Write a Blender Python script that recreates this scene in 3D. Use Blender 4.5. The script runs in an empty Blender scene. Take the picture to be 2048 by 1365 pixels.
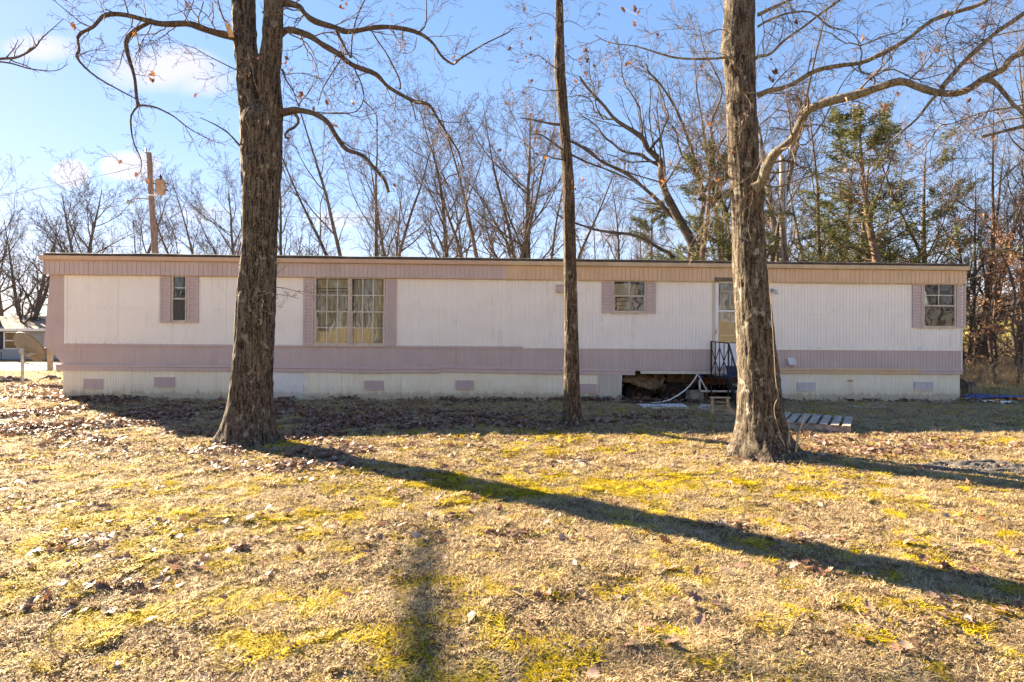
import bpy, math, random
import numpy as np
from mathutils import Vector, Matrix

SC = bpy.context.scene
COL = SC.collection
random.seed(11)
RNG = np.random.default_rng(11)
rad = math.radians

# ------------------------------------------------------------------ camera, sky, sun, exposure
F, CXP, CYP, CAMH = 1138.0, 1024.0, 682.5, 1.45      # the photograph's lens in its own pixels, eye height
cam = bpy.data.cameras.new('camera')
cam.sensor_width = 36.0
cam.lens = 36.0 * F / 2048.0
cam.clip_end = 3000.0
cam.clip_start = 0.05
cam_ob = bpy.data.objects.new('camera', cam)
cam_ob.location = (0, 0, CAMH)
cam_ob.rotation_euler = (rad(90), 0, 0)
COL.objects.link(cam_ob)
SC.camera = cam_ob

SUN_EL = rad(25.5)
SUN_AZ = math.atan2(-0.80, 0.60)                      # from +Y towards +X
world = bpy.data.worlds.new('World')
SC.world = world
world.use_nodes = True
wn, wl = world.node_tree.nodes, world.node_tree.links
wn.clear()
w_out = wn.new('ShaderNodeOutputWorld')
w_bg = wn.new('ShaderNodeBackground')
w_bg.inputs['Strength'].default_value = 0.06
sky = wn.new('ShaderNodeTexSky')
sky.sky_type = 'NISHITA'
sky.sun_disc = False
sky.sun_elevation = SUN_EL
sky.sun_rotation = SUN_AZ
sky.altitude = 300
sky.air_density = 1.0
sky.dust_density = 0.05
sky.ozone_density = 2.4


def wmath(op, a, b=None):
    n = wn.new('ShaderNodeMath')
    n.operation = op
    for i, v in enumerate((a, b)):
        if v is None:
            continue
        if isinstance(v, (int, float)):
            n.inputs[i].default_value = v
        else:
            wl.new(v, n.inputs[i])
    return n.outputs[0]


# clouds: soft cumulus patches at fixed directions of the real sky
w_tc = wn.new('ShaderNodeTexCoord')
w_sep = wn.new('ShaderNodeSeparateXYZ')
wl.new(w_tc.outputs['Generated'], w_sep.inputs[0])
ysafe = wmath('MAXIMUM', w_sep.outputs['Y'], 0.05)
gx = wmath('DIVIDE', w_sep.outputs['X'], ysafe)
gz_ = wmath('DIVIDE', w_sep.outputs['Z'], ysafe)
w_noise = wn.new('ShaderNodeTexNoise')
w_noise.inputs['Scale'].default_value = 5.5
w_noise.inputs['Detail'].default_value = 8.0
w_noise.inputs['Roughness'].default_value = 0.55
wl.new(w_tc.outputs['Generated'], w_noise.inputs['Vector'])
total = None
for (cpx, cpy, cw, ch, st) in ((325, 142, 150, 62, 1.0), (385, 165, 110, 42, .8), (88, 95, 100, 34, .7), (262, 332, 72, 36, 1.0),
                               (140, 348, 46, 34, .95), (700, 440, 130, 26, .5), (1250, 470, 260, 22, .35), (430, 430, 120, 30, .3)):
    ax = (cpx - CXP) / F
    az = (CYP - cpy) / F
    dx = wmath('DIVIDE', wmath('SUBTRACT', gx, ax), cw / F)
    dz = wmath('DIVIDE', wmath('SUBTRACT', gz_, az), ch / F)
    d2 = wmath('ADD', wmath('MULTIPLY', dx, dx), wmath('MULTIPLY', dz, dz))
    m = wmath('MULTIPLY', wmath('MAXIMUM', wmath('SUBTRACT', 1.0, d2), 0.0), st)
    total = m if total is None else wmath('MAXIMUM', total, m)
cm = wmath('ADD', wmath('MULTIPLY', wmath('SUBTRACT', w_noise.outputs['Fac'], 0.5), 3.2), wmath('MULTIPLY', total, 1.5))
cm = wmath('SUBTRACT', cm, 0.12)
cm = wmath('MULTIPLY', cm, wmath('MINIMUM', wmath('MULTIPLY', total, 3.0), 1.0))
cm = wmath('MINIMUM', wmath('MAXIMUM', cm, 0.0), 1.0)
front = wmath('GREATER_THAN', w_sep.outputs['Y'], 0.05)
cm = wmath('MULTIPLY', wmath('MULTIPLY', cm, front), 0.55)
w_mix = wn.new('ShaderNodeMix')
w_mix.data_type = 'RGBA'
wl.new(cm, w_mix.inputs['Factor'])
w_hsv = wn.new('ShaderNodeHueSaturation')
w_hsv.inputs['Saturation'].default_value = 1.75
w_hsv.inputs['Value'].default_value = 1.20
w_gam = wn.new('ShaderNodeGamma')                      # a hazier, more even winter sky: its whole range is compressed alike
w_gam.inputs['Gamma'].default_value = 0.5
wl.new(sky.outputs[0], w_gam.inputs['Color'])
wl.new(w_gam.outputs[0], w_hsv.inputs['Color'])
w_tint = wn.new('ShaderNodeMix')
w_tint.data_type = 'RGBA'
w_tint.blend_type = 'MULTIPLY'
w_tint.inputs['Factor'].default_value = 1.0
w_tint.inputs[7].default_value = (1.0, 0.85, 1.0, 1)
wl.new(w_hsv.outputs[0], w_tint.inputs[6])
wl.new(w_tint.outputs[2], w_mix.inputs[6])
w_mix.inputs[7].default_value = (2.45, 2.25, 2.3, 1)
wl.new(w_mix.outputs[2], w_bg.inputs['Color'])
wl.new(w_bg.outputs[0], w_out.inputs['Surface'])

sun = bpy.data.lights.new('sun', 'SUN')
sun.energy = 3.7
sun.angle = rad(0.53)
sun.color = (1.0, 0.88, 0.72)
sun_ob = bpy.data.objects.new('sun', sun)
sdir = Vector((0.80 * math.cos(SUN_EL), -0.60 * math.cos(SUN_EL), -math.sin(SUN_EL)))
sun_ob.rotation_euler = sdir.to_track_quat('-Z', 'Y').to_euler()
sun_ob.location = (-30, 25, 30)
COL.objects.link(sun_ob)

SC.view_settings.view_transform = 'Standard'
SC.view_settings.look = 'None'
SC.view_settings.exposure = 3.1
SC.view_settings.use_white_balance = True
SC.view_settings.white_balance_temperature = 7500
SC.view_settings.white_balance_tint = 10
SC.view_settings.gamma = 1.0
SC.view_settings.use_curve_mapping = False
SC.render.engine = 'CYCLES'
SC.cycles.max_bounces = 6
SC.cycles.diffuse_bounces = 3
SC.cycles.transparent_max_bounces = 12


# ------------------------------------------------------------------ numpy noise
def _hash(ix, iy, iz, seed):
    h = (ix * 374761393 + iy * 668265263 + iz * 2147483647 + seed * 144269504) & 0xffffffff
    h = ((h ^ (h >> 13)) * 1274126177) & 0xffffffff
    h = ((h ^ (h >> 16)) * 2246822519) & 0xffffffff
    return ((h ^ (h >> 15)) & 0xffffff) / float(0xffffff)


def noise3(x, y, z, seed=0):
    x, y, z = np.broadcast_arrays(np.asarray(x, float), np.asarray(y, float), np.asarray(z, float))
    xi, yi, zi = np.floor(x).astype(np.int64), np.floor(y).astype(np.int64), np.floor(z).astype(np.int64)
    fx, fy, fz = x - xi, y - yi, z - zi
    fx, fy, fz = fx * fx * (3 - 2 * fx), fy * fy * (3 - 2 * fy), fz * fz * (3 - 2 * fz)
    r = 0
    for a in (0, 1):
        wa = fx if a else 1 - fx
        for b in (0, 1):
            wb = fy if b else 1 - fy
            for c in (0, 1):
                wc = fz if c else 1 - fz
                r = r + wa * wb * wc * _hash(xi + a, yi + b, zi + c, seed)
    return r


def fbm2(x, y, seed=0, octs=4, gain=.5):
    r, a, f, t = 0, 1.0, 1.0, 0
    for i in range(octs):
        r = r + a * noise3(x * f, y * f, 0.37 * i, seed + i * 17)
        t += a
        a *= gain
        f *= 2.03
    return r / t


def sstep(a, b, x):
    t = np.clip((np.asarray(x, float) - a) / (b - a), 0, 1)
    return t * t * (3 - 2 * t)


# ------------------------------------------------------------------ ground height and photo-to-place helpers
def gz(x, y):
    x = np.asarray(x, float)
    y = np.asarray(y, float)
    s = sstep(6.5, 12.0, y) * (1 - sstep(17, 27, y))
    base = s * np.clip(0.090 - 0.00644 * x, -0.05, 0.22)
    m = 1 - sstep(12, 20, y)
    bump = (fbm2(x * .55, y * .55, 3, 3) - .5) * .05 + (fbm2(x * 3.1, y * 3.1, 5, 3) - .5) * .022
    return base + bump * (0.25 + 0.75 * m) + 3.6 * (1 - sstep(-34, -5, y)) * (.75 + .25 * np.sin(x * .06 + .6))


def gz0(x, y):
    return float(gz(x, y))


def W(px, py, Y):
    return Vector(((px - CXP) / F * Y, Y, CAMH + (CYP - py) / F * Y))


def G(px, py):
    Y = 8.0
    for _ in range(12):
        X = (px - CXP) / F * Y
        Y = (CAMH - gz0(X, Y)) * F / max(py - CYP, 8)
    return Vector(((px - CXP) / F * Y, Y, gz0((px - CXP) / F * Y, Y)))


# ------------------------------------------------------------------ mesh helpers
def np_mesh(name, V, faces, smooth=False, attrs=None, matidx=None):
    """faces: list of int arrays (n,k)."""
    me = bpy.data.meshes.new(name)
    V = np.asarray(V, np.float32).reshape(-1, 3)
    faces = [np.asarray(f, np.int32) for f in faces if len(f)]
    me.vertices.add(len(V))
    me.vertices.foreach_set('co', V.ravel())
    nl = sum(f.size for f in faces)
    nf = sum(len(f) for f in faces)
    me.loops.add(nl)
    me.polygons.add(nf)
    me.loops.foreach_set('vertex_index', np.concatenate([f.ravel() for f in faces]))
    tot = np.concatenate([np.full(len(f), f.shape[1], np.int32) for f in faces])
    st = np.concatenate([[0], np.cumsum(tot)[:-1]]).astype(np.int32)
    me.polygons.foreach_set('loop_start', st)
    me.polygons.foreach_set('loop_total', tot)
    if smooth:
        me.polygons.foreach_set('use_smooth', np.ones(nf, bool))
    if attrs:
        for k, v in attrs.items():
            a = me.attributes.new(k, 'FLOAT', 'POINT')
            a.data.foreach_set('value', np.asarray(v, np.float32).ravel())
    me.update(calc_edges=True)
    return me


class MB:
    def __init__(s):
        s.v, s.f = [], []

    def add(s, vs, fs):
        b = len(s.v)
        s.v += [tuple(p) for p in vs]
        s.f += [tuple(i + b for i in f) for f in fs]
        return s

    def box(s, x0, x1, y0, y1, z0, z1):
        return s.add([(x0, y0, z0), (x1, y0, z0), (x1, y1, z0), (x0, y1, z0), (x0, y0, z1), (x1, y0, z1), (x1, y1, z1), (x0, y1, z1)],
                     [(0, 3, 2, 1), (4, 5, 6, 7), (0, 1, 5, 4), (1, 2, 6, 5), (2, 3, 7, 6), (3, 0, 4, 7)])

    def beam(s, p, q, w, h=None, up=(0, 0, 1)):
        p, q = Vector(p), Vector(q)
        h = h or w
        t = (q - p).normalized()
        u = Vector(up)
        if abs(t.dot(u)) > .98:
            u = Vector((0, 1, 0))
        a = t.cross(u).normalized() * (w / 2)
        b = a.cross(t).normalized() * (h / 2)
        vs = [p - a - b, p + a - b, p + a + b, p - a + b, q - a - b, q + a - b, q + a + b, q - a + b]
        return s.add(vs, [(0, 3, 2, 1), (4, 5, 6, 7), (0, 1, 5, 4), (1, 2, 6, 5), (2, 3, 7, 6), (3, 0, 4, 7)])

    def prism_y(s, pts, y0, y1):
        """polygon in xz extruded along y"""
        n = len(pts)
        vs = [(x, y0, z) for x, z in pts] + [(x, y1, z) for x, z in pts]
        fs = [tuple(range(n)), tuple(reversed(range(n, 2 * n)))] + [(i, i + n, (i + 1) % n + n, (i + 1) % n) for i in range(n)]
        return s.add(vs, fs)

    def prism_x(s, pts, x0, x1):
        n = len(pts)
        vs = [(x0, y, z) for y, z in pts] + [(x1, y, z) for y, z in pts]
        fs = [tuple(range(n)), tuple(reversed(range(n, 2 * n)))] + [(i, i + n, (i + 1) % n + n, (i + 1) % n) for i in range(n)]
        return s.add(vs, fs)

    def tube(s, pts, r, k=8, caps=True):
        pts = [Vector(p) for p in pts]
        rs = r if isinstance(r, (list, tuple)) else [r] * len(pts)
        ref = Vector((0, 0, 1))
        vs = []
        for i, p in enumerate(pts):
            t = (pts[min(i + 1, len(pts) - 1)] - pts[max(i - 1, 0)]).normalized()
            rr = ref if abs(t.dot(ref)) < .9 else Vector((0, 1, 0))
            a = t.cross(rr).normalized()
            b = t.cross(a)
            for j in range(k):
                an = 2 * math.pi * j / k
                vs.append(p + (a * math.cos(an) + b * math.sin(an)) * rs[i])
        fs = []
        for i in range(len(pts) - 1):
            for j in range(k):
                fs.append((i * k + j, i * k + (j + 1) % k, (i + 1) * k + (j + 1) % k, (i + 1) * k + j))
        if caps:
            fs.append(tuple(reversed(range(k))))
            fs.append(tuple(range((len(pts) - 1) * k, len(pts) * k)))
        return s.add(vs, fs)

    def lathe(s, prof, k=24, axis='z', org=(0, 0, 0)):
        vs, fs = [], []
        for (r, h) in prof:
            for j in range(k):
                an = 2 * math.pi * j / k
                c, d = r * math.cos(an), r * math.sin(an)
                p = {'z': (c, d, h), 'y': (c, h, d), 'x': (h, c, d)}[axis]
                vs.append((p[0] + org[0], p[1] + org[1], p[2] + org[2]))
        for i in range(len(prof) - 1):
            for j in range(k):
                fs.append((i * k + j, i * k + (j + 1) % k, (i + 1) * k + (j + 1) % k, (i + 1) * k + j))
        fs.append(tuple(reversed(range(k))))
        fs.append(tuple(range((len(prof) - 1) * k, len(prof) * k)))
        return s.add(vs, fs)

    def mesh(s, name, mat=None, smooth=False):
        me = bpy.data.meshes.new(name)
        me.from_pydata(s.v, [], s.f)
        if smooth:
            me.polygons.foreach_set('use_smooth', [True] * len(me.polygons))
        me.update()
        if mat:
            me.materials.append(mat)
        return me

    def build(s, name, mat, parent=None, smooth=False, bevel=0, **kw):
        o = bpy.data.objects.new(name, s.mesh(name, mat, smooth))
        COL.objects.link(o)
        if bevel:
            b = o.modifiers.new('bevel', 'BEVEL')
            b.width = bevel
            b.segments = 1
            b.limit_method = 'ANGLE'
        if parent is not None:
            o.parent = parent
        tag(o, **kw)
        return o


def tag(o, label=None, category=None, group=None, kind=None):
    if label:
        o['label'] = label
    if category:
        o['category'] = category
    if group:
        o['group'] = group
    if kind:
        o['kind'] = kind
    return o


def empty(name, loc=(0, 0, 0), rz=0, parent=None, **kw):
    o = bpy.data.objects.new(name, None)
    o.empty_display_size = .2
    o.location = loc
    o.rotation_euler = (0, 0, rz)
    COL.objects.link(o)
    if parent is not None:
        o.parent = parent
    return tag(o, **kw)


def mobj(name, me, mat=None, parent=None, **kw):
    o = bpy.data.objects.new(name, me)
    if mat and not len(me.materials):
        me.materials.append(mat)
    COL.objects.link(o)
    if parent is not None:
        o.parent = parent
    return tag(o, **kw)


# ------------------------------------------------------------------ materials
def mat_new(name):
    m = bpy.data.materials.new(name)
    m.use_nodes = True
    nt = m.node_tree
    b = nt.nodes['Principled BSDF']
    return m, nt, b


def nd(nt, typ, **kw):
    n = nt.nodes.new(typ)
    for k, v in kw.items():
        if k.startswith('i_'):
            n.inputs[k[2:].replace('_', ' ')].default_value = v
        else:
            setattr(n, k, v)
    return n


def ramp(nt, fac, stops):
    r = nt.nodes.new('ShaderNodeValToRGB')
    el = r.color_ramp.elements
    while len(el) > 1:
        el.remove(el[-1])
    el[0].position = stops[0][0]
    el[0].color = (*stops[0][1], 1)
    for p, c in stops[1:]:
        e = el.new(p)
        e.color = (*c, 1)
    nt.links.new(fac, r.inputs[0])
    return r.outputs[0]


def mixc(nt, fac, a, b, mode='MIX'):
    m = nt.nodes.new('ShaderNodeMix')
    m.data_type = 'RGBA'
    m.blend_type = mode
    for sock, v in ((m.inputs['Factor'], fac), (m.inputs[6], a), (m.inputs[7], b)):
        if isinstance(v, (int, float)):
            sock.default_value = v
        elif isinstance(v, tuple):
            sock.default_value = (*v, 1)
        else:
            nt.links.new(v, sock)
    return m.outputs[2]


def tnoise(nt, scale, detail=4, rough=.55, vec=None, stretch=None, obj=True):
    t = nt.nodes.new('ShaderNodeTexNoise')
    t.inputs['Scale'].default_value = scale
    t.inputs['Detail'].default_value = detail
    t.inputs['Roughness'].default_value = rough
    if vec is None:
        tc = nt.nodes.new('ShaderNodeTexCoord')
        vec = tc.outputs['Object']
    if stretch:
        mp = nt.nodes.new('ShaderNodeMapping')
        mp.inputs['Scale'].default_value = stretch
        nt.links.new(vec, mp.inputs['Vector'])
        vec = mp.outputs[0]
    nt.links.new(vec, t.inputs['Vector'])
    return t.outputs['Fac']


def bump(nt, b, h, strength=.5, dist=.01):
    n = nt.nodes.new('ShaderNodeBump')
    n.inputs['Strength'].default_value = strength
    n.inputs['Distance'].default_value = dist
    nt.links.new(h, n.inputs['Height'])
    nt.links.new(n.outputs[0], b.inputs['Normal'])


def m_simple(name, col, rough=.7, var=.15, scale=6, spec=.3, metal=0, stretch=None, bumps=0, col2=None):
    m, nt, b = mat_new(name)
    f = tnoise(nt, scale, 6, .6, stretch=stretch)
    c2 = col2 or tuple(c * (1 - 2.2 * var) for c in col)
    c1 = tuple(min(1, c * (1 + var)) for c in col)
    nt.links.new(ramp(nt, f, [(.3, c2), (.7, c1)]), b.inputs['Base Color'])
    b.inputs['Roughness'].default_value = rough
    b.inputs['Specular IOR Level'].default_value = spec
    b.inputs['Metallic'].default_value = metal
    if bumps:
        bump(nt, b, f, bumps, .01)
    return m


def m_siding(name, col, stain, stain_amt=.35, low=None, rough=.5, rust=None):
    """painted sheet metal: colour, faint vertical streaks, blotches, and dirt rising from the bottom (z in home space)"""
    m, nt, b = mat_new(name)
    tc = nt.nodes.new('ShaderNodeTexCoord')
    streak = tnoise(nt, 9, 5, .6, tc.outputs['Object'], (1, 1, .06))
    blotch = tnoise(nt, 1.3, 5, .6, tc.outputs['Object'], (1, 1, 1.6))
    c = mixc(nt, ramp(nt, streak, [(.35, (0, 0, 0)), (.8, (stain_amt,) * 3)]), col, stain)
    c = mixc(nt, ramp(nt, blotch, [(.4, (0, 0, 0)), (.75, (stain_amt * .8,) * 3)]), c, tuple(x * .86 for x in stain))
    if low is not None:
        sep = nt.nodes.new('ShaderNodeSeparateXYZ')
        nt.links.new(tc.outputs['Object'], sep.inputs[0])
        n2 = tnoise(nt, 5, 6, .65, tc.outputs['Object'], (1.6, 1, .35))
        a = nd(nt, 'ShaderNodeMath', operation='MULTIPLY_ADD')
        nt.links.new(n2, a.inputs[0])
        a.inputs[1].default_value = -.32
        nt.links.new(sep.outputs['Z'], a.inputs[2])
        c = mixc(nt, ramp(nt, a.outputs[0], [(0.0, (.6,) * 3), (.05, (.22,) * 3), (.2, (0, 0, 0))]), c, low)
        # ramp input below zero clamps to the full dirt colour near the ground
    run = tnoise(nt, 34, 3, .6, tc.outputs['Object'], (1, 1, .025))
    brk = tnoise(nt, 2.6, 3, .6, tc.outputs['Object'], (1, 1, .8))
    rm = nt.nodes.new('ShaderNodeMath')
    rm.operation = 'MULTIPLY'
    nt.links.new(run, rm.inputs[0])
    nt.links.new(brk, rm.inputs[1])
    c = mixc(nt, ramp(nt, rm.outputs[0], [(.31, (0, 0, 0)), (.42, (.34,) * 3)]), c, tuple(x * .62 for x in stain))
    if rust is not None:
        vs_ = nt.nodes.new('ShaderNodeMapping')
        vs_.vector_type = 'POINT'
        vs_.inputs['Location'].default_value = (-rust[0] / rust[2], 0, -rust[1] / rust[3])
        vs_.inputs['Scale'].default_value = (1 / rust[2], .01, 1 / rust[3])
        nt.links.new(tc.outputs['Object'], vs_.inputs['Vector'])
        ln = nt.nodes.new('ShaderNodeVectorMath')
        ln.operation = 'LENGTH'
        nt.links.new(vs_.outputs[0], ln.inputs[0])
        rn = tnoise(nt, 11, 5, .65, tc.outputs['Object'], (1, 1, .5))
        ad = nt.nodes.new('ShaderNodeMath')
        ad.operation = 'MULTIPLY_ADD'
        nt.links.new(rn, ad.inputs[0])
        ad.inputs[1].default_value = 1.3
        nt.links.new(ln.outputs['Value'], ad.inputs[2])
        c = mixc(nt, ramp(nt, ad.outputs[0], [(.9, (.85,) * 3), (1.25, (.4,) * 3), (1.8, (0, 0, 0))]), c, (.50, .27, .07))
    nt.links.new(c, b.inputs['Base Color'])
    b.inputs['Roughness'].default_value = rough
    b.inputs['Specular IOR Level'].default_value = .35
    bl = tnoise(nt, 4, 2, .5, tc.outputs['Object'], (1, 1, .5))
    bump(nt, b, bl, .35, .012)
    return m


M = {}
M['white_siding'] = m_siding('white siding paint', (.90, .86, .78), (.78, .72, .62), .3)
M['mauve'] = m_siding('mauve siding paint', (.57, .46, .425), (.47, .37, .335), .55)
M['mauve_light'] = m_siding('mauve trim paint', (.60, .485, .465), (.50, .39, .36), .5)
M['tan'] = m_siding('tan fascia paint', (.70, .50, .33), (.56, .38, .22), .6)
M['cream'] = m_siding('cream trim paint', (.72, .66, .53), (.50, .40, .26), .55)
M['skirt'] = m_siding('cream skirting', (.90, .85, .68), (.80, .70, .48), .45, low=(.36, .28, .15))
M['skirt_rust'] = None
M['skirt_pale'] = m_siding('pale skirting', (.86, .85, .82), (.62, .62, .58), .45, low=(.42, .36, .24))
M['vent_white'] = m_siding('white vent plastic', (.68, .65, .64), (.45, .42, .44), .5)
M['roof_tar'] = m_simple('weathered roof coating', (.10, .085, .065), .9, .3, 7, col2=(.045, .04, .033), bumps=.6)
M['gutter_pink'] = m_siding('pinkish tan gutter', (.62, .46, .37), (.50, .36, .27), .5)
M['gutter_cream'] = m_siding('cream gutter', (.66, .56, .43), (.42, .33, .22), .7)
M['frame_tan'] = m_simple('tan window frame', (.60, .52, .42), .45, .12, 14)
M['muntin'] = m_simple('white muntin', (.72, .68, .60), .5, .05, 10)
M['door_white'] = m_simple('white door paint', (.80, .80, .80), .35, .04, 4)
M['curtain'] = m_simple('beige curtain', (.74, .70, .60), .9, .2, 5, stretch=(3, 3, .6))
M['blind'] = m_simple('cream blind', (.66, .58, .40), .8, .1, 8)
M['paper'] = m_simple('white paper', (.8, .76, .68), .8, .1, 5)
M['inner_door'] = m_simple('inner door panel', (.40, .37, .32), .6, .1, 5)
M['interior'] = m_simple('interior panelling', (.22, .17, .12), .8, .2, 3)
M['iron'] = m_simple('black iron', (.018, .018, .02), .5, .2, 20, spec=.4)
M['rust'] = m_simple('rusty steel', (.17, .085, .045), .85, .35, 14, bumps=.4)
M['rubber'] = m_simple('old rubber', (.03, .028, .026), .85, .2, 15)
M['insul'] = m_simple('torn insulation board', (.24, .165, .085), .95, .3, 9, col2=(.06, .035, .02), bumps=1.0)
M['plywood'] = m_simple('dark plywood', (.14, .085, .05), .9, .3, 6, stretch=(1, 1, 4))
M['pvc'] = m_simple('white pvc', (.74, .72, .66), .35, .06, 8)
M['red'] = m_simple('red hose', (.35, .03, .035), .45, .1, 8)
M['blue'] = m_simple('blue plastic', (.02, .07, .24), .4, .2, 10)
M['orange'] = m_simple('orange plastic', (.75, .22, .02), .5, .1, 8)
M['concrete'] = m_simple('concrete', (.36, .34, .28), .9, .2, 12, bumps=.5)
M['greywood'] = m_simple('weathered wood', (.40, .345, .29), .85, .25, 9, stretch=(1, 1, 1), bumps=.5)
M['tanwood'] = m_simple('tan wood', (.50, .35, .20), .7, .2, 9, bumps=.2)
M['polewood'] = m_simple('utility pole wood', (.27, .21, .17), .9, .3, 9, stretch=(4, 4, .3), col2=(.14, .075, .055), bumps=.5)
M['galv'] = m_simple('galvanised steel', (.42, .43, .44), .45, .15, 12, metal=.6)
M['dish'] = m_simple('grey dish paint', (.25, .235, .20), .5, .08, 6)
M['house_grey'] = m_simple('grey lap siding', (.36, .355, .35), .7, .06, 5)
M['house_roof'] = m_simple('tan shingle roof', (.33, .25, .185), .95, .2, 9, bumps=.3)
M['house_roof_dark'] = m_simple('dark shingle roof', (.075, .06, .055), .95, .25, 9)
M['house_white'] = m_simple('white trim', (.75, .74, .70), .6, .05, 5)
M['house_pale'] = m_simple('pale grey siding', (.42, .44, .46), .7, .1, 4)
M['dark'] = m_simple('dark shutter', (.03, .03, .035), .6, .1, 5)
M['road'] = m_simple('pale gravel road', (.46, .42, .37), .95, .12, 3)
M['wire'] = m_simple('wire', (.25, .25, .26), .6, .1, 5)
M['sheet'] = m_simple('white corrugated sheet', (.72, .75, .80), .45, .12, 5)
M['log'] = m_simple('dark log bark', (.10, .075, .055), .95, .3, 8, bumps=.8)

# glass: fresnel mix of clear and mirror
m, nt, b = mat_new('window glass')
nt.nodes.remove(b)
tr = nd(nt, 'ShaderNodeBsdfTransparent')
tr.inputs[0].default_value = (.90, .92, .90, 1)
gl = nd(nt, 'ShaderNodeBsdfGlossy')
gl.inputs['Roughness'].default_value = .015
gl.inputs['Color'].default_value = (.95, .95, .95, 1)
fr = nd(nt, 'ShaderNodeFresnel', i_IOR=1.65)
bn = nd(nt, 'ShaderNodeBump')
bn.inputs['Strength'].default_value = .12
bn.inputs['Distance'].default_value = .02
nt.links.new(tnoise(nt, 2.2, 1, .4), bn.inputs['Height'])
nt.links.new(bn.outputs[0], gl.inputs['Normal'])
mx = nd(nt, 'ShaderNodeMixShader')
nt.links.new(fr.outputs[0], mx.inputs[0])
nt.links.new(tr.outputs[0], mx.inputs[1])
nt.links.new(gl.outputs[0], mx.inputs[2])
nt.links.new(mx.outputs[0], nt.nodes['Material Output'].inputs[0])
M['glass'] = m


def m_bark(name, c_hi, c_mid, c_lo, lichen=(.34, .34, .28), lich=.25, sc=1.0):
    m, nt, b = mat_new(name)
    tc = nt.nodes.new('ShaderNodeTexCoord')
    v = tc.outputs['Object']
    fa = tnoise(nt, 30 * sc, 8, .7, v, (1, 1, .13))
    fb = tnoise(nt, 60 * sc, 6, .75, v, (1, 1, .4))
    fm = nt.nodes.new('ShaderNodeMath')
    fm.operation = 'MULTIPLY_ADD'
    nt.links.new(fb, fm.inputs[0])
    fm.inputs[1].default_value = .55
    fm2 = nt.nodes.new('ShaderNodeMath')
    fm2.operation = 'MULTIPLY'
    nt.links.new(fa, fm2.inputs[0])
    fm2.inputs[1].default_value = .62
    nt.links.new(fm2.outputs[0], fm.inputs[2])
    f = fm.outputs[0]
    f2 = tnoise(nt, 2.2, 4, .6, v)
    c = ramp(nt, f, [(.53, c_lo), (.575, c_mid), (.67, c_hi)])
    spots = tnoise(nt, 11 * sc, 5, .6, v, (1, 1, .7))
    spots2 = nd(nt, 'ShaderNodeMath', operation='MULTIPLY_ADD')
    nt.links.new(f2, spots2.inputs[0])
    spots2.inputs[1].default_value = .45
    nt.links.new(spots, spots2.inputs[2])
    c = mixc(nt, ramp(nt, spots2.outputs[0], [(.82, (0, 0, 0)), (.88, (lich * 2.4,) * 3)]), c, lichen)
    nt.links.new(c, b.inputs['Base Color'])
    b.inputs['Roughness'].default_value = .9
    b.inputs['Specular IOR Level'].default_value = .2
    bump(nt, b, f, 1.0, .035)
    return m


M['bark_oak'] = m_bark('oak bark', (.185, .152, .115), (.092, .073, .053), (.02, .016, .012), lich=.22)
M['bark_right'] = m_bark('lichened oak bark', (.19, .155, .115), (.09, .07, .049), (.024, .018, .013), (.38, .37, .30), .26)
M['bark_slim'] = m_bark('slim oak bark', (.175, .135, .095), (.078, .058, .04), (.03, .021, .015), (.42, .38, .30), .16)
M['limb'] = m_bark('limb bark', (.20, .155, .12), (.115, .085, .065), (.05, .037, .028), (.27, .27, .23), .2, 1.6)
M['limb_lichen'] = m_bark('limb bark with lichen', (.34, .30, .22), (.22, .18, .125), (.09, .07, .045), (.36, .37, .30), .40, 1.6)
M['twig'] = m_simple('twig bark', (.17, .125, .095), .85, .25, 5)
M['twig_pale'] = m_simple('pale twig bark', (.27, .215, .165), .85, .25, 3)
M['bark_far'] = m_simple('distant bark', (.115, .095, .08), .9, .3, 3)
M['bark_far_brown'] = m_simple('distant brown bark', (.14, .10, .075), .9, .3, 3)
M['bark_cedar'] = m_simple('cedar bark', (.22, .15, .10), .9, .3, 6)
M['brush'] = m_simple('dry brush', (.42, .31, .19), .9, .3, 2)


def m_leafy(name, stops, rough=.55, transl=.25, attr=None, spec=.35):
    """leaf material: colour picked per instance or per object, thin and slightly translucent"""
    m, nt, b = mat_new(name)
    if attr:
        a = nt.nodes.new('ShaderNodeAttribute')
        a.attribute_name = attr
        fac = a.outputs['Fac']
    else:
        fac = nt.nodes.new('ShaderNodeObjectInfo').outputs['Random']
    c = ramp(nt, fac, stops)
    f = tnoise(nt, 30, 3, .6)
    c = mixc(nt, ramp(nt, f, [(.35, (.35,) * 3), (.6, (0, 0, 0))]), c, (.12, .07, .04))
    nt.links.new(c, b.inputs['Base Color'])
    b.inputs['Roughness'].default_value = rough
    b.inputs['Specular IOR Level'].default_value = spec
    t = nt.nodes.new('ShaderNodeBsdfTranslucent')
    nt.links.new(c, t.inputs['Color'])
    mx = nt.nodes.new('ShaderNodeMixShader')
    mx.inputs[0].default_value = transl
    nt.links.new(b.outputs[0], mx.inputs[1])
    nt.links.new(t.outputs[0], mx.inputs[2])
    nt.links.new(mx.outputs[0], nt.nodes['Material Output'].inputs[0])
    return m


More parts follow.
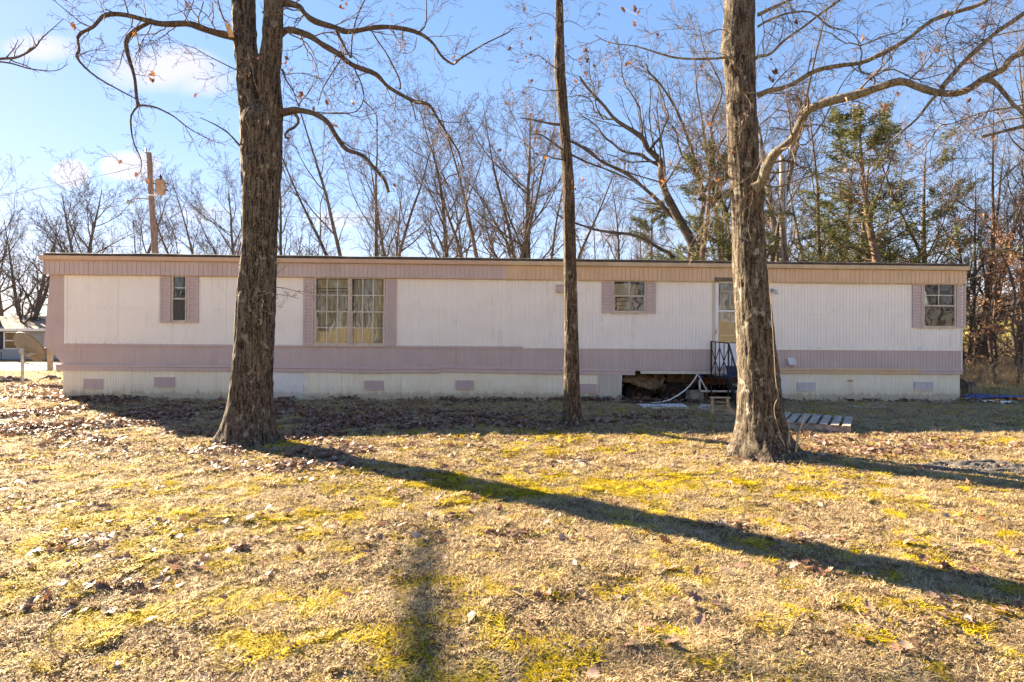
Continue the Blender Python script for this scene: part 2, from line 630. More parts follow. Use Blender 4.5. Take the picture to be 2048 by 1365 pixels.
M['leaf_ground'] = m_leafy('fallen leaves', [(0, (.30, .21, .155)), (.25, (.24, .14, .095)), (.5, (.19, .095, .06)), (.66, (.42, .32, .26)),
                                            (.8, (.26, .10, .05)), (1, (.14, .08, .055))], .55, .18, spec=.5)
M['leaf_crumb'] = m_leafy('crumbled leaves', [(0, (.10, .065, .04)), (.5, (.20, .13, .08)), (.8, (.07, .045, .03)), (1, (.38, .29, .21))], .8, .1, spec=.2)
M['leaf_tree'] = m_leafy('hanging dead leaves', [(0, (.20, .085, .045)), (.5, (.13, .055, .035)), (.85, (.16, .065, .035)), (.93, (.42, .18, .05)), (1, (.20, .09, .05))], .6, .35)
M['leaf_rust'] = m_leafy('rust oak leaves', [(0, (.50, .27, .15)), (.5, (.36, .17, .09)), (1, (.60, .38, .24))], .6, .4, attr='bv')
M['cedar'] = m_leafy('cedar foliage', [(0, (.055, .085, .03)), (.4, (.095, .125, .04)), (.75, (.165, .175, .055)), (1, (.25, .20, .09))], .7, .45, attr='bv', spec=.2)
M['hedge'] = m_leafy('yellow green hedge', [(0, (.22, .22, .04)), (.6, (.42, .38, .07)), (1, (.55, .46, .14))], .7, .4, attr='bv')


# ------------------------------------------------------------------ GROUND
# local frame of the mobile home (also used to keep grass from growing through it)
P_L = np.array([(130 - CXP) / F * 12.4, 12.4, 0.153])
P_R = np.array([(1925 - CXP) / F * 13.2, 13.2, 0.023])
HU = Vector(P_R - P_L)
H_LEN = HU.length
HU.normalize()
HN = Vector((-HU.y, HU.x, 0)).normalized()             # into the home
HW = HU.cross(HN).normalized()
HM = Matrix(((HU.x, HN.x, HW.x, P_L[0]), (HU.y, HN.y, HW.y, P_L[1]), (HU.z, HN.z, HW.z, P_L[2]), (0, 0, 0, 1)))
HMI = HM.inverted()


def hp(px, py, off=0.0):
    """photo pixel -> (u, v) on the home's front wall plane (off metres in front of it is negative)"""
    d = Vector(((px - CXP) / F, 1.0, (CYP - py) / F))
    o = HMI @ Vector((0, 0, CAMH))
    dd = HMI.to_3x3() @ d
    t = (off - o.y) / dd.y
    p = o + dd * t
    return p.x, p.z


def in_home(x, y, margin=0.0):
    u = (x - P_L[0]) * HU.x + (y - P_L[1]) * HU.y
    w = (x - P_L[0]) * HN.x + (y - P_L[1]) * HN.y
    return (u > -margin) & (u < H_LEN + margin) & (w > -margin) & (w < 4.3 + margin)


def home_w(x, y):
    return (x - P_L[0]) * HN.x + (y - P_L[1]) * HN.y


def gauss(x, y, cx, cy, sx, sy, a=1.0, rot=0.0):
    dx, dy = x - cx, y - cy
    c, s = math.cos(rot), math.sin(rot)
    u, v = dx * c + dy * s, -dx * s + dy * c
    return a * np.exp(-.5 * ((u / sx) ** 2 + (v / sy) ** 2))


def pxg(px, py):
    Y = CAMH * F / (py - CYP)
    return (px - CXP) / F * Y, Y


MOSS_SPOTS = [(470, 1040, .6, .12, 1.), (300, 990, .9, .3, .4), (90, 1110, .9, .25, .9), (60, 1200, .3, .12, 1.), (250, 1240, .35, .10, .9), (600, 1040, .5, .2, .5),
              (1180, 985, 1.3, .30, 1.), (1120, 905, 1.3, .3, .8), (800, 965, .6, .25, .7), (1000, 960, .6, .3, .7), (640, 1290, .35, .07, .8),
              (560, 1200, .4, .1, .6), (1020, 880, 2.0, .2, .8), (300, 950, 1.2, .35, .4), (1700, 985, .7, .25, .5), (1800, 1090, .5, .15, .4),
              (960, 1240, .2, .08, .7), (1250, 1130, .5, .1, .3), (480, 1330, .3, .06, .6), (1950, 1350, .3, .05, .5), (850, 1010, .5, .15, .7),
              (200, 890, 1.2, .3, .35), (1400, 960, .8, .25, .7), (150, 1040, .7, .2, .7), (720, 890, 1.0, .3, .4), (60, 1050, .6, .2, .6)]
LEAF_SPOTS = [(150, 850, 4.2, 1.5, 3.6), (60, 800, 3.5, 2.2, 3.2), (300, 880, 1.3, .5, 1.4), (620, 850, 2.2, .8, 2.2), (700, 935, 1.3, .45, 1.6), (950, 850, 2.0, .5, 1.5),
              (640, 910, 1.0, .35, 1.3), (560, 1075, .75, .20, 1.9), (450, 1120, .6, .14, 1.9), (90, 1080, .4, .15, .8), (120, 1230, .45, .10, 1.3),
              (50, 1030, .5, .2, .9), (1040, 1080, .30, .12, 1.0), (1100, 1045, .2, .08, 1.), (1600, 1090, .8, .12, 1.1), (1450, 1060, .5, .1, .8), (1700, 1150, .8, .12, .9),
              (1800, 1260, .6, .12, .8), (1950, 1230, .4, .1, .6), (1640, 1210, .45, .08, .7), (1800, 900, 1.6, .5, 1.6), (1960, 900, 1.5, .5, 1.2), (1600, 880, 1.0, .4, .9),
              (1350, 845, 1.8, .5, .9), (880, 1045, .3, .1, .8), (80, 1350, .35, .07, 1.2), (820, 1350, .25, .05, .9), (1250, 1300, .35, .08, .5), (300, 1180, .4, .1, .8),
              (1850, 1120, .5, .1, .9), (1990, 1300, .3, .08, .8), (1150, 1190, .3, .08, .5), (490, 888, .55, .30, 1.3), (1530, 918, .55, .28, 1.2), (1143, 862, .4, .25, 1.2)]
MOSS_SPOTS = [(*pxg(a, b), c, d, e) for a, b, c, d, e in MOSS_SPOTS]
LEAF_SPOTS = [(*pxg(a, b), c, d, e) for a, b, c, d, e in LEAF_SPOTS]


def moss_map(x, y):
    n = fbm2(x * 1.5, y * 3.0, 21, 4, .6)
    n2 = fbm2(x * 7, y * 9, 33, 3)
    s = sum(gauss(x, y, cx, cy, sx, sy, a) for cx, cy, sx, sy, a in MOSS_SPOTS)
    n3 = fbm2(x * 16, y * 20, 35, 2)
    v = (n - .5) * 1.5 + (n2 - .5) * 3.4 + (n3 - .5) * 2.0 + np.minimum(s, 1.1) * .95 - .42
    return np.clip(v * 2.2, 0, 1) * (1 - sstep(13, 16, y)) * sstep(-3, 1, y)


def leaf_map(x, y):
    s = sum(gauss(x, y, cx, cy, sx, sy, a) for cx, cy, sx, sy, a in LEAF_SPOTS)
    w = home_w(x, y)
    s = s + 2.4 * np.exp(-.5 * ((w + .18) / .16) ** 2) * (np.abs(x) < 11)
    n = fbm2(x * 1.3, y * 2.2, 51, 4, .6)
    n2 = fbm2(x * 5, y * 7, 57, 3)
    return np.clip(.06 + s * np.clip((n - .36) * 4, .08, 1.5) * np.clip((n2 - .3) * 3, .15, 1.3), 0, 3)


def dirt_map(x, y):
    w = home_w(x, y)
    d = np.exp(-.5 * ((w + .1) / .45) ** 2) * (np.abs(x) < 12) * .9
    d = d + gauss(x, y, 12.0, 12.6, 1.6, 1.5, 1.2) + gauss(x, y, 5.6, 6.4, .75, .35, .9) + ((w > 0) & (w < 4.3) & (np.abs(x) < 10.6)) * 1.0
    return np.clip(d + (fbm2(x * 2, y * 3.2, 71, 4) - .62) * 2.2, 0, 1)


def grid_axis(segs):
    out = []
    for a, b, st in segs:
        n = max(1, int(round((b - a) / st)))
        out += list(np.linspace(a, b, n, endpoint=False))
    out.append(segs[-1][1])
    return np.array(out)


def tuft(x, y):
    return (noise3(x * 7, y * 7, 0, 91) - .5) * .040 + (noise3(x * 17, y * 17, 0, 92) - .5) * .022


gxs = grid_axis([(-900, -100, 80), (-100, -30, 5), (-30, -12, .6), (-12, -4, .11), (-4, 4, .065), (4, 12, .11), (12, 30, .6), (30, 100, 5), (100, 900, 80)])
gys = grid_axis([(-900, -60, 70), (-60, -6, 3), (-6, 1.2, .4), (1.2, 5, .05), (5, 9, .075), (9, 14, .11), (14, 30, .6), (30, 100, 5), (100, 1200, 80)])
GX, GY = np.meshgrid(gxs, gys)
GZ = gz(GX, GY)
near = (1 - sstep(9, 14, GY)) * (np.abs(GX) < 12)
GZ = GZ + near * tuft(GX, GY)
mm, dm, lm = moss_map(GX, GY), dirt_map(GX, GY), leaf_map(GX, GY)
GZ = GZ + near * mm * .010
V = np.stack([GX, GY, GZ], -1).reshape(-1, 3)
nx, ny = len(gxs), len(gys)
idx = np.arange(nx * ny).reshape(ny, nx)
quads = np.stack([idx[:-1, :-1], idx[:-1, 1:], idx[1:, 1:], idx[1:, :-1]], -1).reshape(-1, 4)
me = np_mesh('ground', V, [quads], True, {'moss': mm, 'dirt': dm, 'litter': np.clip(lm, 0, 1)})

C_STRAW = [(.30, .22, .12), (.47, .36, .205), (.60, .48, .29)]
C_MOSS = [(.30, .235, .008), (.54, .42, .010), (.70, .54, .02)]


def ground_colour(nt, source_attr, is_inst):
    tc = nt.nodes.new('ShaderNodeNewGeometry')
    pos = tc.outputs['Position']

    def at(n):
        a = nt.nodes.new('ShaderNodeAttribute')
        a.attribute_name = n
        if is_inst:
            a.attribute_type = 'INSTANCER'
        return a.outputs['Fac']
    n1 = tnoise(nt, 3.5, 6, .65, pos)
    n2 = tnoise(nt, 38, 5, .7, pos)
    return at, pos, n1, n2


m, nt, b = mat_new('dry lawn soil')
at, pos, n1, n2 = ground_colour(nt, None, False)
straw = ramp(nt, n2, [(.3, (.20, .14, .075)), (.5, (.36, .27, .155)), (.7, (.50, .39, .23))])
mossc = ramp(nt, n2, [(.3, C_MOSS[0]), (.55, C_MOSS[1]), (.75, C_MOSS[2])])
c = mixc(nt, at('moss'), straw, mossc)
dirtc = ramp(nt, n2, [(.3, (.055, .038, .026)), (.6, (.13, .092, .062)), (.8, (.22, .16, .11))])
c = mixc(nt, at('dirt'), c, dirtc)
c = mixc(nt, ramp(nt, n1, [(.5, (0, 0, 0)), (.75, (.6,) * 3)]), c, (.20, .145, .085))
nt.links.new(c, b.inputs['Base Color'])
b.inputs['Roughness'].default_value = .95
b.inputs['Specular IOR Level'].default_value = .1
nb = tnoise(nt, 70, 6, .75, pos)
bump(nt, b, nb, 1.0, .03)
ground = mobj('ground', me, m, kind='structure')

# --- grass and moss: small clumps of curled dry blades, scattered as instances
m, nt, b = mat_new('dry grass blades')
at, pos, n1, n2 = ground_colour(nt, None, True)
bv = nt.nodes.new('ShaderNodeAttribute')
bv.attribute_name = 'bv'
straw = ramp(nt, bv.outputs['Fac'], [(0, (.29, .20, .105)), (.35, C_STRAW[1]), (.8, C_STRAW[2]), (1, (.70, .59, .38))])
straw = mixc(nt, ramp(nt, n1, [(.45, (0, 0, 0)), (.7, (.55,) * 3)]), straw, (.34, .225, .125))
mossc = ramp(nt, bv.outputs['Fac'], [(0, C_MOSS[0]), (.5, C_MOSS[1]), (1, C_MOSS[2])])
c = mixc(nt, at('moss'), straw, mossc)
nt.links.new(c, b.inputs['Base Color'])
b.inputs['Roughness'].default_value = .65
b.inputs['Specular IOR Level'].default_value = .3
t = nt.nodes.new('ShaderNodeBsdfTranslucent')
nt.links.new(c, t.inputs['Color'])
mx = nt.nodes.new('ShaderNodeMixShader')
mx.inputs[0].default_value = .45
nt.links.new(b.outputs[0], mx.inputs[1])
nt.links.new(t.outputs[0], mx.inputs[2])
nt.links.new(mx.outputs[0], nt.nodes['Material Output'].inputs[0])
M['grass'] = m


def clump(seed, n=120, R=.085, h=(.012, .036), w=.0028, lean=1.3):
    r = np.random.default_rng(seed)
    a = r.uniform(0, 2 * np.pi, n)
    d = R * np.sqrt(r.uniform(0, 1, n))
    x, y = d * np.cos(a), d * np.sin(a)
    hh = r.uniform(h[0], h[1], n)
    la = r.uniform(0, 2 * np.pi, n)
    lr = hh * lean * r.uniform(.4, 1.6, n)
    wa = la + np.pi / 2 + r.uniform(-.5, .5, n)
    wx, wy = np.cos(wa) * w, np.sin(wa) * w
    b0 = np.stack([x - wx, y - wy, np.full(n, -.006)], -1)
    b1 = np.stack([x + wx, y + wy, np.full(n, -.006)], -1)
    mx_, my_ = x + .45 * lr * np.cos(la), y + .45 * lr * np.sin(la)
    m0 = np.stack([mx_ - wx * .8, my_ - wy * .8, hh * .7], -1)
    m1 = np.stack([mx_ + wx * .8, my_ + wy * .8, hh * .7], -1)
    tip = np.stack([x + lr * np.cos(la), y + lr * np.sin(la), hh * r.uniform(.5, 1.0, n)], -1)
    V = np.stack([b0, b1, m1, m0, tip], 1).reshape(-1, 3)
    i = np.arange(n) * 5
    return np_mesh('clump', V, [np.stack([i, i + 1, i + 2, i + 3], -1), np.stack([i + 3, i + 2, i + 4], -1)], False,
                   {'bv': np.repeat(r.uniform(0, 1, n), 5)})


def proto_collection(name, meshes, mat):
    c = bpy.data.collections.new(name)
    for i, me_ in enumerate(meshes):
        me_.materials.append(mat)
        o = bpy.data.objects.new('%s_%d' % (name, i), me_)
        c.objects.link(o)
    return c


def scatter(name, P, rot, scl, coll, attrs, **kw):
    """one object whose geometry nodes put an instance of a random mesh of coll at every point"""
    n = len(P)
    me_ = bpy.data.meshes.new(name)
    me_.vertices.add(n)
    me_.vertices.foreach_set('co', np.asarray(P, np.float32).ravel())
    a = me_.attributes.new('rot', 'FLOAT_VECTOR', 'POINT')
    a.data.foreach_set('vector', np.asarray(rot, np.float32).ravel())
    a = me_.attributes.new('scl', 'FLOAT_VECTOR', 'POINT')
    a.data.foreach_set('vector', np.asarray(scl, np.float32).ravel())
    for k, v in attrs.items():
        a = me_.attributes.new(k, 'FLOAT', 'POINT')
        a.data.foreach_set('value', np.asarray(v, np.float32).ravel())
    ob = mobj(name, me_, None, **kw)
    ng = bpy.data.node_groups.new(name + '_nodes', 'GeometryNodeTree')
    ng.interface.new_socket('Geometry', in_out='INPUT', socket_type='NodeSocketGeometry')
    ng.interface.new_socket('Geometry', in_out='OUTPUT', socket_type='NodeSocketGeometry')
    gi, go = ng.nodes.new('NodeGroupInput'), ng.nodes.new('NodeGroupOutput')
    ci = ng.nodes.new('GeometryNodeCollectionInfo')
    ci.inputs['Collection'].default_value = coll
    ci.inputs['Separate Children'].default_value = True
    ci.inputs['Reset Children'].default_value = True
    iop = ng.nodes.new('GeometryNodeInstanceOnPoints')
    iop.inputs['Pick Instance'].default_value = True

    def na(nm, typ):
        q = ng.nodes.new('GeometryNodeInputNamedAttribute')
        q.data_type = typ
        q.inputs['Name'].default_value = nm
        return q.outputs['Attribute']
    e2r = ng.nodes.new('FunctionNodeEulerToRotation')
    ng.links.new(na('rot', 'FLOAT_VECTOR'), e2r.inputs[0])
    ng.links.new(gi.outputs[0], iop.inputs['Points'])
    ng.links.new(ci.outputs[0], iop.inputs['Instance'])
    ng.links.new(e2r.outputs[0], iop.inputs['Rotation'])
    ng.links.new(na('scl', 'FLOAT_VECTOR'), iop.inputs['Scale'])
    ng.links.new(iop.outputs[0], go.inputs[0])
    md = ob.modifiers.new('scatter', 'NODES')
    md.node_group = ng
    return ob


def field_points(n, y0, y1, xm=1.02, power=1.0, seed=5):
    """points over the lawn in view (and a margin beside it), thinning with distance"""
    r = np.random.default_rng(seed)
    y = y0 * (y1 / y0) ** r.uniform(0, 1, n) if power == 1 else (y0 ** .5 + (y1 ** .5 - y0 ** .5) * r.uniform(0, 1, n)) ** 2
    x = r.uniform(-1, 1, n) * (y * xm + 3.6)
    return x, y


n = 118000
x, y = field_points(n, 1.7, 15.0, .98, 2)
k = ~in_home(x, y, .05)
x, y = x[k], y[k]
ms, dr, lf = moss_map(x, y), dirt_map(x, y), leaf_map(x, y)
tex = fbm2(x * 4, y * 6, 81, 3)
k = RNG.uniform(0, 1, len(x)) > (dr * .75 + np.clip(lf - .45, 0, 1) * .8 + np.clip(.45 - tex, 0, 1) * 2.4)
k &= RNG.uniform(0, 1, len(x)) > 1.4 * gauss(x, y, *pxg(1960, 936), .62, .36) + 1.5 * gauss(x, y, *pxg(1145, 927), .30, .12) + 2 * gauss(x, y, 3.15, 12.2, .5, .35) + gauss(x, y, 4.3, 12.2, .3, .3)
x, y, ms, dr, tex = x[k], y[k], ms[k], dr[k], tex[k]
n = len(x)
s = (.62 + .085 * y) * RNG.uniform(.7, 1.3, n)
hs = s * (1 - .6 * ms) * (.35 + 1.6 * np.clip(fbm2(x * 6, y * 8, 83, 2), .2, .8) ** 1.2) * .62
msi = np.clip(ms + RNG.uniform(-.25, .25, n) * (ms > .05), 0, 1)
P = np.stack([x, y, gz(x, y) + tuft(x, y) * (1 - sstep(9, 14, y)) * .9 + ms * .008], -1)
rot = np.stack([RNG.normal(0, .12, n), RNG.normal(0, .12, n), RNG.uniform(0, 6.28, n)], -1)
coll = proto_collection('blade_clump', [clump(i) for i in range(6)], M['grass'])
scatter('grass', P, rot, np.stack([s, s, hs], -1), coll, {'moss': msi}, kind='stuff', label='short matted dry grass with yellow green moss patches', category='grass')

# taller grass on the rough ground left and right of the home and behind it
n = 9000
x = np.concatenate([RNG.uniform(-30, -9.6, n // 2), RNG.uniform(11.0, 30, n // 2)])
y = RNG.uniform(11, 27, n)
k = ~in_home(x, y, .1)
x, y = x[k], y[k]
n = len(x)
dr = dirt_map(x, y)
k = RNG.uniform(0, 1, n) > dr
x, y = x[k], y[k]
n = len(x)
s = RNG.uniform(2.2, 3.6, n)
P = np.stack([x, y, gz(x, y)], -1)
rot = np.stack([RNG.normal(0, .1, n), RNG.normal(0, .1, n), RNG.uniform(0, 6.28, n)], -1)
right = (x > 0) & (y > 14.5)
scatter('rough_grass', P, rot, np.stack([s, s, s * np.where(right, 2.4, .8)], -1), coll, {'moss': np.where(right, .25, .1) * RNG.uniform(0, 1, n)}, kind='stuff',
        label='longer straw coloured grass beyond both ends of the mobile home', category='grass')


# --- oak leaves
def oak_leaf(seed, L=.115, lobes=True):
    r = np.random.default_rng(seed)
    half = [(.00, .015), (.10, .04), (.20, .16), (.27, .10), (.36, .27), (.45, .13), (.56, .34), (.66, .15), (.76, .26), (.86, .10), (1.0, .03)]
    half = [(t, w * r.uniform(.8, 1.2)) for t, w in half]
    ts = np.array([h[0] for h in half])
    ws = np.array([h[1] for h in half]) * L
    n = len(ts)
    curl, fold, tw = r.uniform(-.6, 1.3), r.uniform(.05, .6), r.uniform(-.6, .6)
    V = []
    for side in (-1, 0, 1):
        yy = side * ws
        xx = ts * L
        zz = np.abs(yy) * fold + curl * L * (ts - .5) ** 2 * .9 + yy * tw * (ts - .3) + r.normal(0, .05, n) * np.abs(yy)
        V.append(np.stack([xx - L / 2, yy, zz], -1))
    V = np.concatenate(V)
    V[:, 2] -= V[:, 2].min() - .001
    q = []
    for i in range(n - 1):
        q.append((i, i + 1, n + i + 1, n + i))
        q.append((n + i, n + i + 1, 2 * n + i + 1, 2 * n + i))
    st = len(V)
    V = np.concatenate([V, [[-L / 2 - .03, .001, V[n, 2]], [-L / 2 - .03, -.001, V[n, 2]]]])
    q.append((n, 2 * n, st, st + 1))
    return np_mesh('oak_leaf', V, [np.array(q)], True)


leaf_meshes = [oak_leaf(i) for i in range(9)]
lcoll = proto_collection('leaf_shape', leaf_meshes, M['leaf_ground'])

n = 760000
x, y = field_points(n, 1.8, 24.0, 1.0, 2, 8)
k = ~(in_home(x, y, 0) & (home_w(x, y) > .9))
x, y = x[k], y[k]
d = leaf_map(x, y)
w = home_w(x, y)
# density per square metre -> keep probability
r_ = np.random.default_rng(77).uniform(0, 1, len(x))
area_w = np.sqrt(y) * (y + .8) / 30.0
dens = len(x) / (14.2 * np.sqrt(y) * (y + 3.6))
k = r_ < np.clip(d, 0, 3) ** 1.25 * np.where(y < 6, 230, 230) / dens
x, y, d = x[k], y[k], d[k]
near_order = np.argsort(y)
n = len(x)
big = RNG.uniform(.34, .84, n) * (1 + .03 * y)
tilt = RNG.normal(0, .28, (n, 2)) + (RNG.uniform(0, 1, (n, 1)) < .12) * RNG.normal(0, 1.0, (n, 2))
yaw = RNG.uniform(0, 6.28, n)
zoff = RNG.uniform(.020, .044, n) + np.clip(d - 1, 0, 1.5) * RNG.uniform(0, .03, n) + np.exp(-.5 * ((home_w(x, y) + .12) / .12) ** 2) * RNG.uniform(0, .07, n)
P = np.stack([x, y, gz(x, y) + np.maximum(tuft(x, y), -.004) * (1 - sstep(9, 14, y)) + zoff], -1)
rot = np.stack([tilt[:, 0], tilt[:, 1], yaw], -1)
vis = np.abs(x) < y * .93
cand = [i for i in near_order if vis[i]][:280]
cs = set(cand)
for i in cand:
    o = bpy.data.objects.new('fallen_leaf', leaf_meshes[i % len(leaf_meshes)])
    o.location = P[i]
    o.rotation_euler = rot[i]
    o.scale = (big[i],) * 3
    COL.objects.link(o)
    o.parent = ground
rest = np.array([i for i in range(n) if i not in cs])
scatter('leaf_litter', P[rest], rot[rest], np.repeat(big[rest, None], 3, 1), lcoll, {}, kind='stuff', label='brown oak leaves scattered over the lawn', category='leaf litter')
print('leaves', n, len(cs), flush=True)

# crumbled leaf bits and thatch between the blades
def bit_mesh(seed):
    r = np.random.default_rng(seed)
    V, q = [], []
    for i in range(9):
        c_ = np.array([r.uniform(-.07, .07), r.uniform(-.07, .07), r.uniform(0, .012)])
        s_ = r.uniform(.005, .016)
        a_ = norm3(r.normal(0, 1, 3) * (1, 1, .5)) * s_
        b_ = norm3(r.normal(0, 1, 3) * (1, 1, .5)) * s_ * .6
        V += [c_ - a_, c_ + b_, c_ + a_, c_ - b_]
        q.append([i * 4 + j for j in range(4)])
    return np_mesh('bit', np.array(V), [np.array(q)])


def norm3(v):
    return v / np.linalg.norm(v)


n = 38000
x, y = field_points(n, 1.8, 11, 1.0, 2, 31)
k = fbm2(x * 2.5, y * 4, 95, 3) + .25 * np.clip(leaf_map(x, y), 0, 1.2) > .52
x, y = x[k], y[k]
n = len(x)
P2 = np.stack([x, y, gz(x, y) + np.maximum(tuft(x, y), -.004) * (1 - sstep(9, 14, y)) + RNG.uniform(.008, .024, n)], -1)
rot2 = np.stack([RNG.normal(0, .2, n), RNG.normal(0, .2, n), RNG.uniform(0, 6.28, n)], -1)
scatter('leaf_crumbs', P2, rot2, np.repeat((.7 + .06 * y)[:, None], 3, 1), proto_collection('bit_shape', [bit_mesh(i) for i in range(6)], M['leaf_crumb']), {}, kind='stuff',
        label='crumbled leaf bits among the grass blades', category='leaf crumbs')

# small twigs lying about
mb = MB()
for i in range(260):
    yy = random.uniform(2.2, 10)
    xx = random.uniform(-1, 1) * yy * .95
    a = random.uniform(0, 6.28)
    L = random.uniform(.04, .22)
    z = gz0(xx, yy) + .02
    p = Vector((xx, yy, z))
    q = p + Vector((math.cos(a) * L, math.sin(a) * L, random.uniform(0, .02)))
    mid = (p + q) / 2 + Vector((random.uniform(-.01, .01), random.uniform(-.01, .01), .006))
    mb.tube([p, mid, q], [.0022, .002, .0012], 4)
mb.build('twig_litter', M['twig_pale'], kind='stuff', label='small sticks lying in the lawn', category='sticks')

# pale sandy bare patch, gravel pile, earth mounds
def mound(name, c, rx, ry, h, mat, seed, rough=.4, **kw):
    n = 40
    a = np.linspace(-1, 1, n)
    A, B = np.meshgrid(a, a)
    rr = np.sqrt(A ** 2 + B ** 2) + (fbm2(A * 2 + seed, B * 2, seed, 3) - .5) * .5
    hh = np.clip(1 - rr, 0, 1)
    z = h * hh ** .8 * (1 - rough + 2 * rough * noise3(A * 9, B * 9, 0, seed)) - .02 * (rr > .98)
    X, Y = c[0] + A * rx, c[1] + B * ry
    V = np.stack([X, Y, gz(X, Y) + z - .006 - .03 * (rr > 1)], -1).reshape(-1, 3)
    idx = np.arange(n * n).reshape(n, n)
    q = np.stack([idx[:-1, :-1], idx[:-1, 1:], idx[1:, 1:], idx[1:, :-1]], -1).reshape(-1, 4)
    return mobj(name, np_mesh(name, V, [q], True), mat, **kw)


M['gravel'] = m_simple('ash grey gravel', (.13, .115, .10), .95, .3, 55, col2=(.025, .022, .02), bumps=1.0)
M['sand'] = m_simple('pale sand', (.56, .48, .35), .95, .15, 20, bumps=.6)
M['soil'] = m_simple('brown soil', (.15, .105, .075), .95, .3, 12, bumps=1.0)
gp = pxg(1960, 936)
mound('gravel_pile', gp, .85, .45, .075, M['gravel'], 4, .95, label='low spread pile of dark ash and gravel at the right', category='gravel pile')
rb = MB()
for i in range(1500):
    a, r0 = random.uniform(0, 6.28), abs(random.gauss(0, .62))
    xx, yy = gp[0] + math.cos(a) * r0 * .8, gp[1] + math.sin(a) * r0 * .45
    s = random.uniform(.006, .022)
    z = gz0(xx, yy) + .055 * max(0, 1 - r0)
    rb.add([(xx - s, yy, z), (xx + s, yy + s * .3, z), (xx, yy + s, z), (xx, yy - s, z + .2 * s), (xx + .2 * s, yy, z + s * 1.3)],
           [(0, 3, 4), (3, 1, 4), (1, 2, 4), (2, 0, 4)])
rb.build('gravel', M['gravel'], kind='stuff', label='loose gravel stones on the dark pile', category='gravel')
mound('sand_patch', pxg(1145, 927), .48, .20, .035, M['sand'], 9, .5, kind='structure')
mound('dirt_mound', (G(14, 768).x, G(14, 768).y), .75, .5, .26, M['soil'], 12, .3, label='brown earth mound left of the satellite dish pole', category='mound', group='earth mounds by the gravel road')
mound('dirt_mound', (G(103, 764).x, G(103, 764).y), .45, .4, .2, M['soil'], 15, .3, label='brown earth mound between the dish pole and the mobile home', category='mound', group='earth mounds by the gravel road')

# gravel road across the back on the left
mb = MB()
xs = np.linspace(-130, 130, 60)
V, q = [], []
for i, xx in enumerate(xs):
    wv = 1.2 * math.sin(xx * .05)
    V += [(xx, 25.5 + wv, .02), (xx, 31 + wv, .05), (xx, 38 + wv, .02)]
    if i:
        b_ = i * 3
        q += [(b_ - 3, b_, b_ + 1, b_ - 2), (b_ - 2, b_ + 1, b_ + 2, b_ - 1)]
V = [(a, b, c + .02) for a, b, c in V]
mobj('road', np_mesh('road', V, [np.array(q)], True), M['road'], kind='structure')


# ------------------------------------------------------------------ MOBILE HOME
home = empty('mobile_home', label='long white and mauve single storey mobile home on corrugated cream skirting', category='mobile home')
home.matrix_world = HM
V_ROOF, V_GUT1, V_GUT0, V_FAS0, V_WHITE0, V_BAND0, V_LEDGE0 = 3.215, 3.135, 3.035, 2.742, 1.214, .715, .655
DEPTH = 4.27


def U(px, py=640):
    return hp(px, py)[0]


def VV(px, py):
    return hp(px, py)[1]


UL, UR = U(130), U(1922, 640)


def ribbed(mb, u0, u1, v0, v1, front=-.012, back=0.0, pitch=.075, gw=.016, gd=.006, v0b=None, rib=False):
    """a sheet with vertical grooves (or raised ribs), folded back at its ends"""
    pts = [(u0, back), (u0, front)]
    u = u0 + pitch * .5
    while u < u1 - gw * 1.5:
        if rib:
            pts += [(u - gw, front), (u - gw * .45, front - gd), (u + gw * .45, front - gd), (u + gw, front)]
        else:
            pts += [(u - gw * .5, front), (u - gw * .2, front + gd), (u + gw * .2, front + gd), (u + gw * .5, front)]
        u += pitch
    pts += [(u1, front), (u1, back)]
    n = len(pts)
    v0b = v0 if v0b is None else v0b

    def vb(uu):
        return v0 + (v0b - v0) * (uu - u0) / max(1e-6, u1 - u0)
    vs = [(a, b_, vb(a)) for a, b_ in pts] + [(a, b_, v1) for a, b_ in pts]
    fs = [(i, i + 1, n + i + 1, n + i) for i in range(n - 1)]
    # top and bottom edges folded shut
    vs += [(a, back, vb(a)) for a, _ in pts] + [(a, back, v1) for a, _ in pts]
    fs += [(2 * n + i, 2 * n + i + 1, i + 1, i) for i in range(n - 1)] + [(n + i, n + i + 1, 3 * n + i + 1, 3 * n + i) for i in range(n - 1)]
    mb.add(vs, fs)
    return mb


# windows: (pixel box of the frame, parts)
WIN = dict(w1=(344.5, 553, 375, 644), w2=(629, 556, 771, 691), w3=(1225, 562, 1291, 626), w4=(1844.5, 569, 1910, 655))
wbox = {}
for k_, (a, b_, c_, d_) in WIN.items():
    ua, va = hp(a, d_)
    ub, vb_ = hp(c_, b_)
    wbox[k_] = (ua, ub, va, min(vb_, V_FAS0 - .004))
DOOR = (U(1429), U(1429) + .93, .80, V_FAS0 + .05)

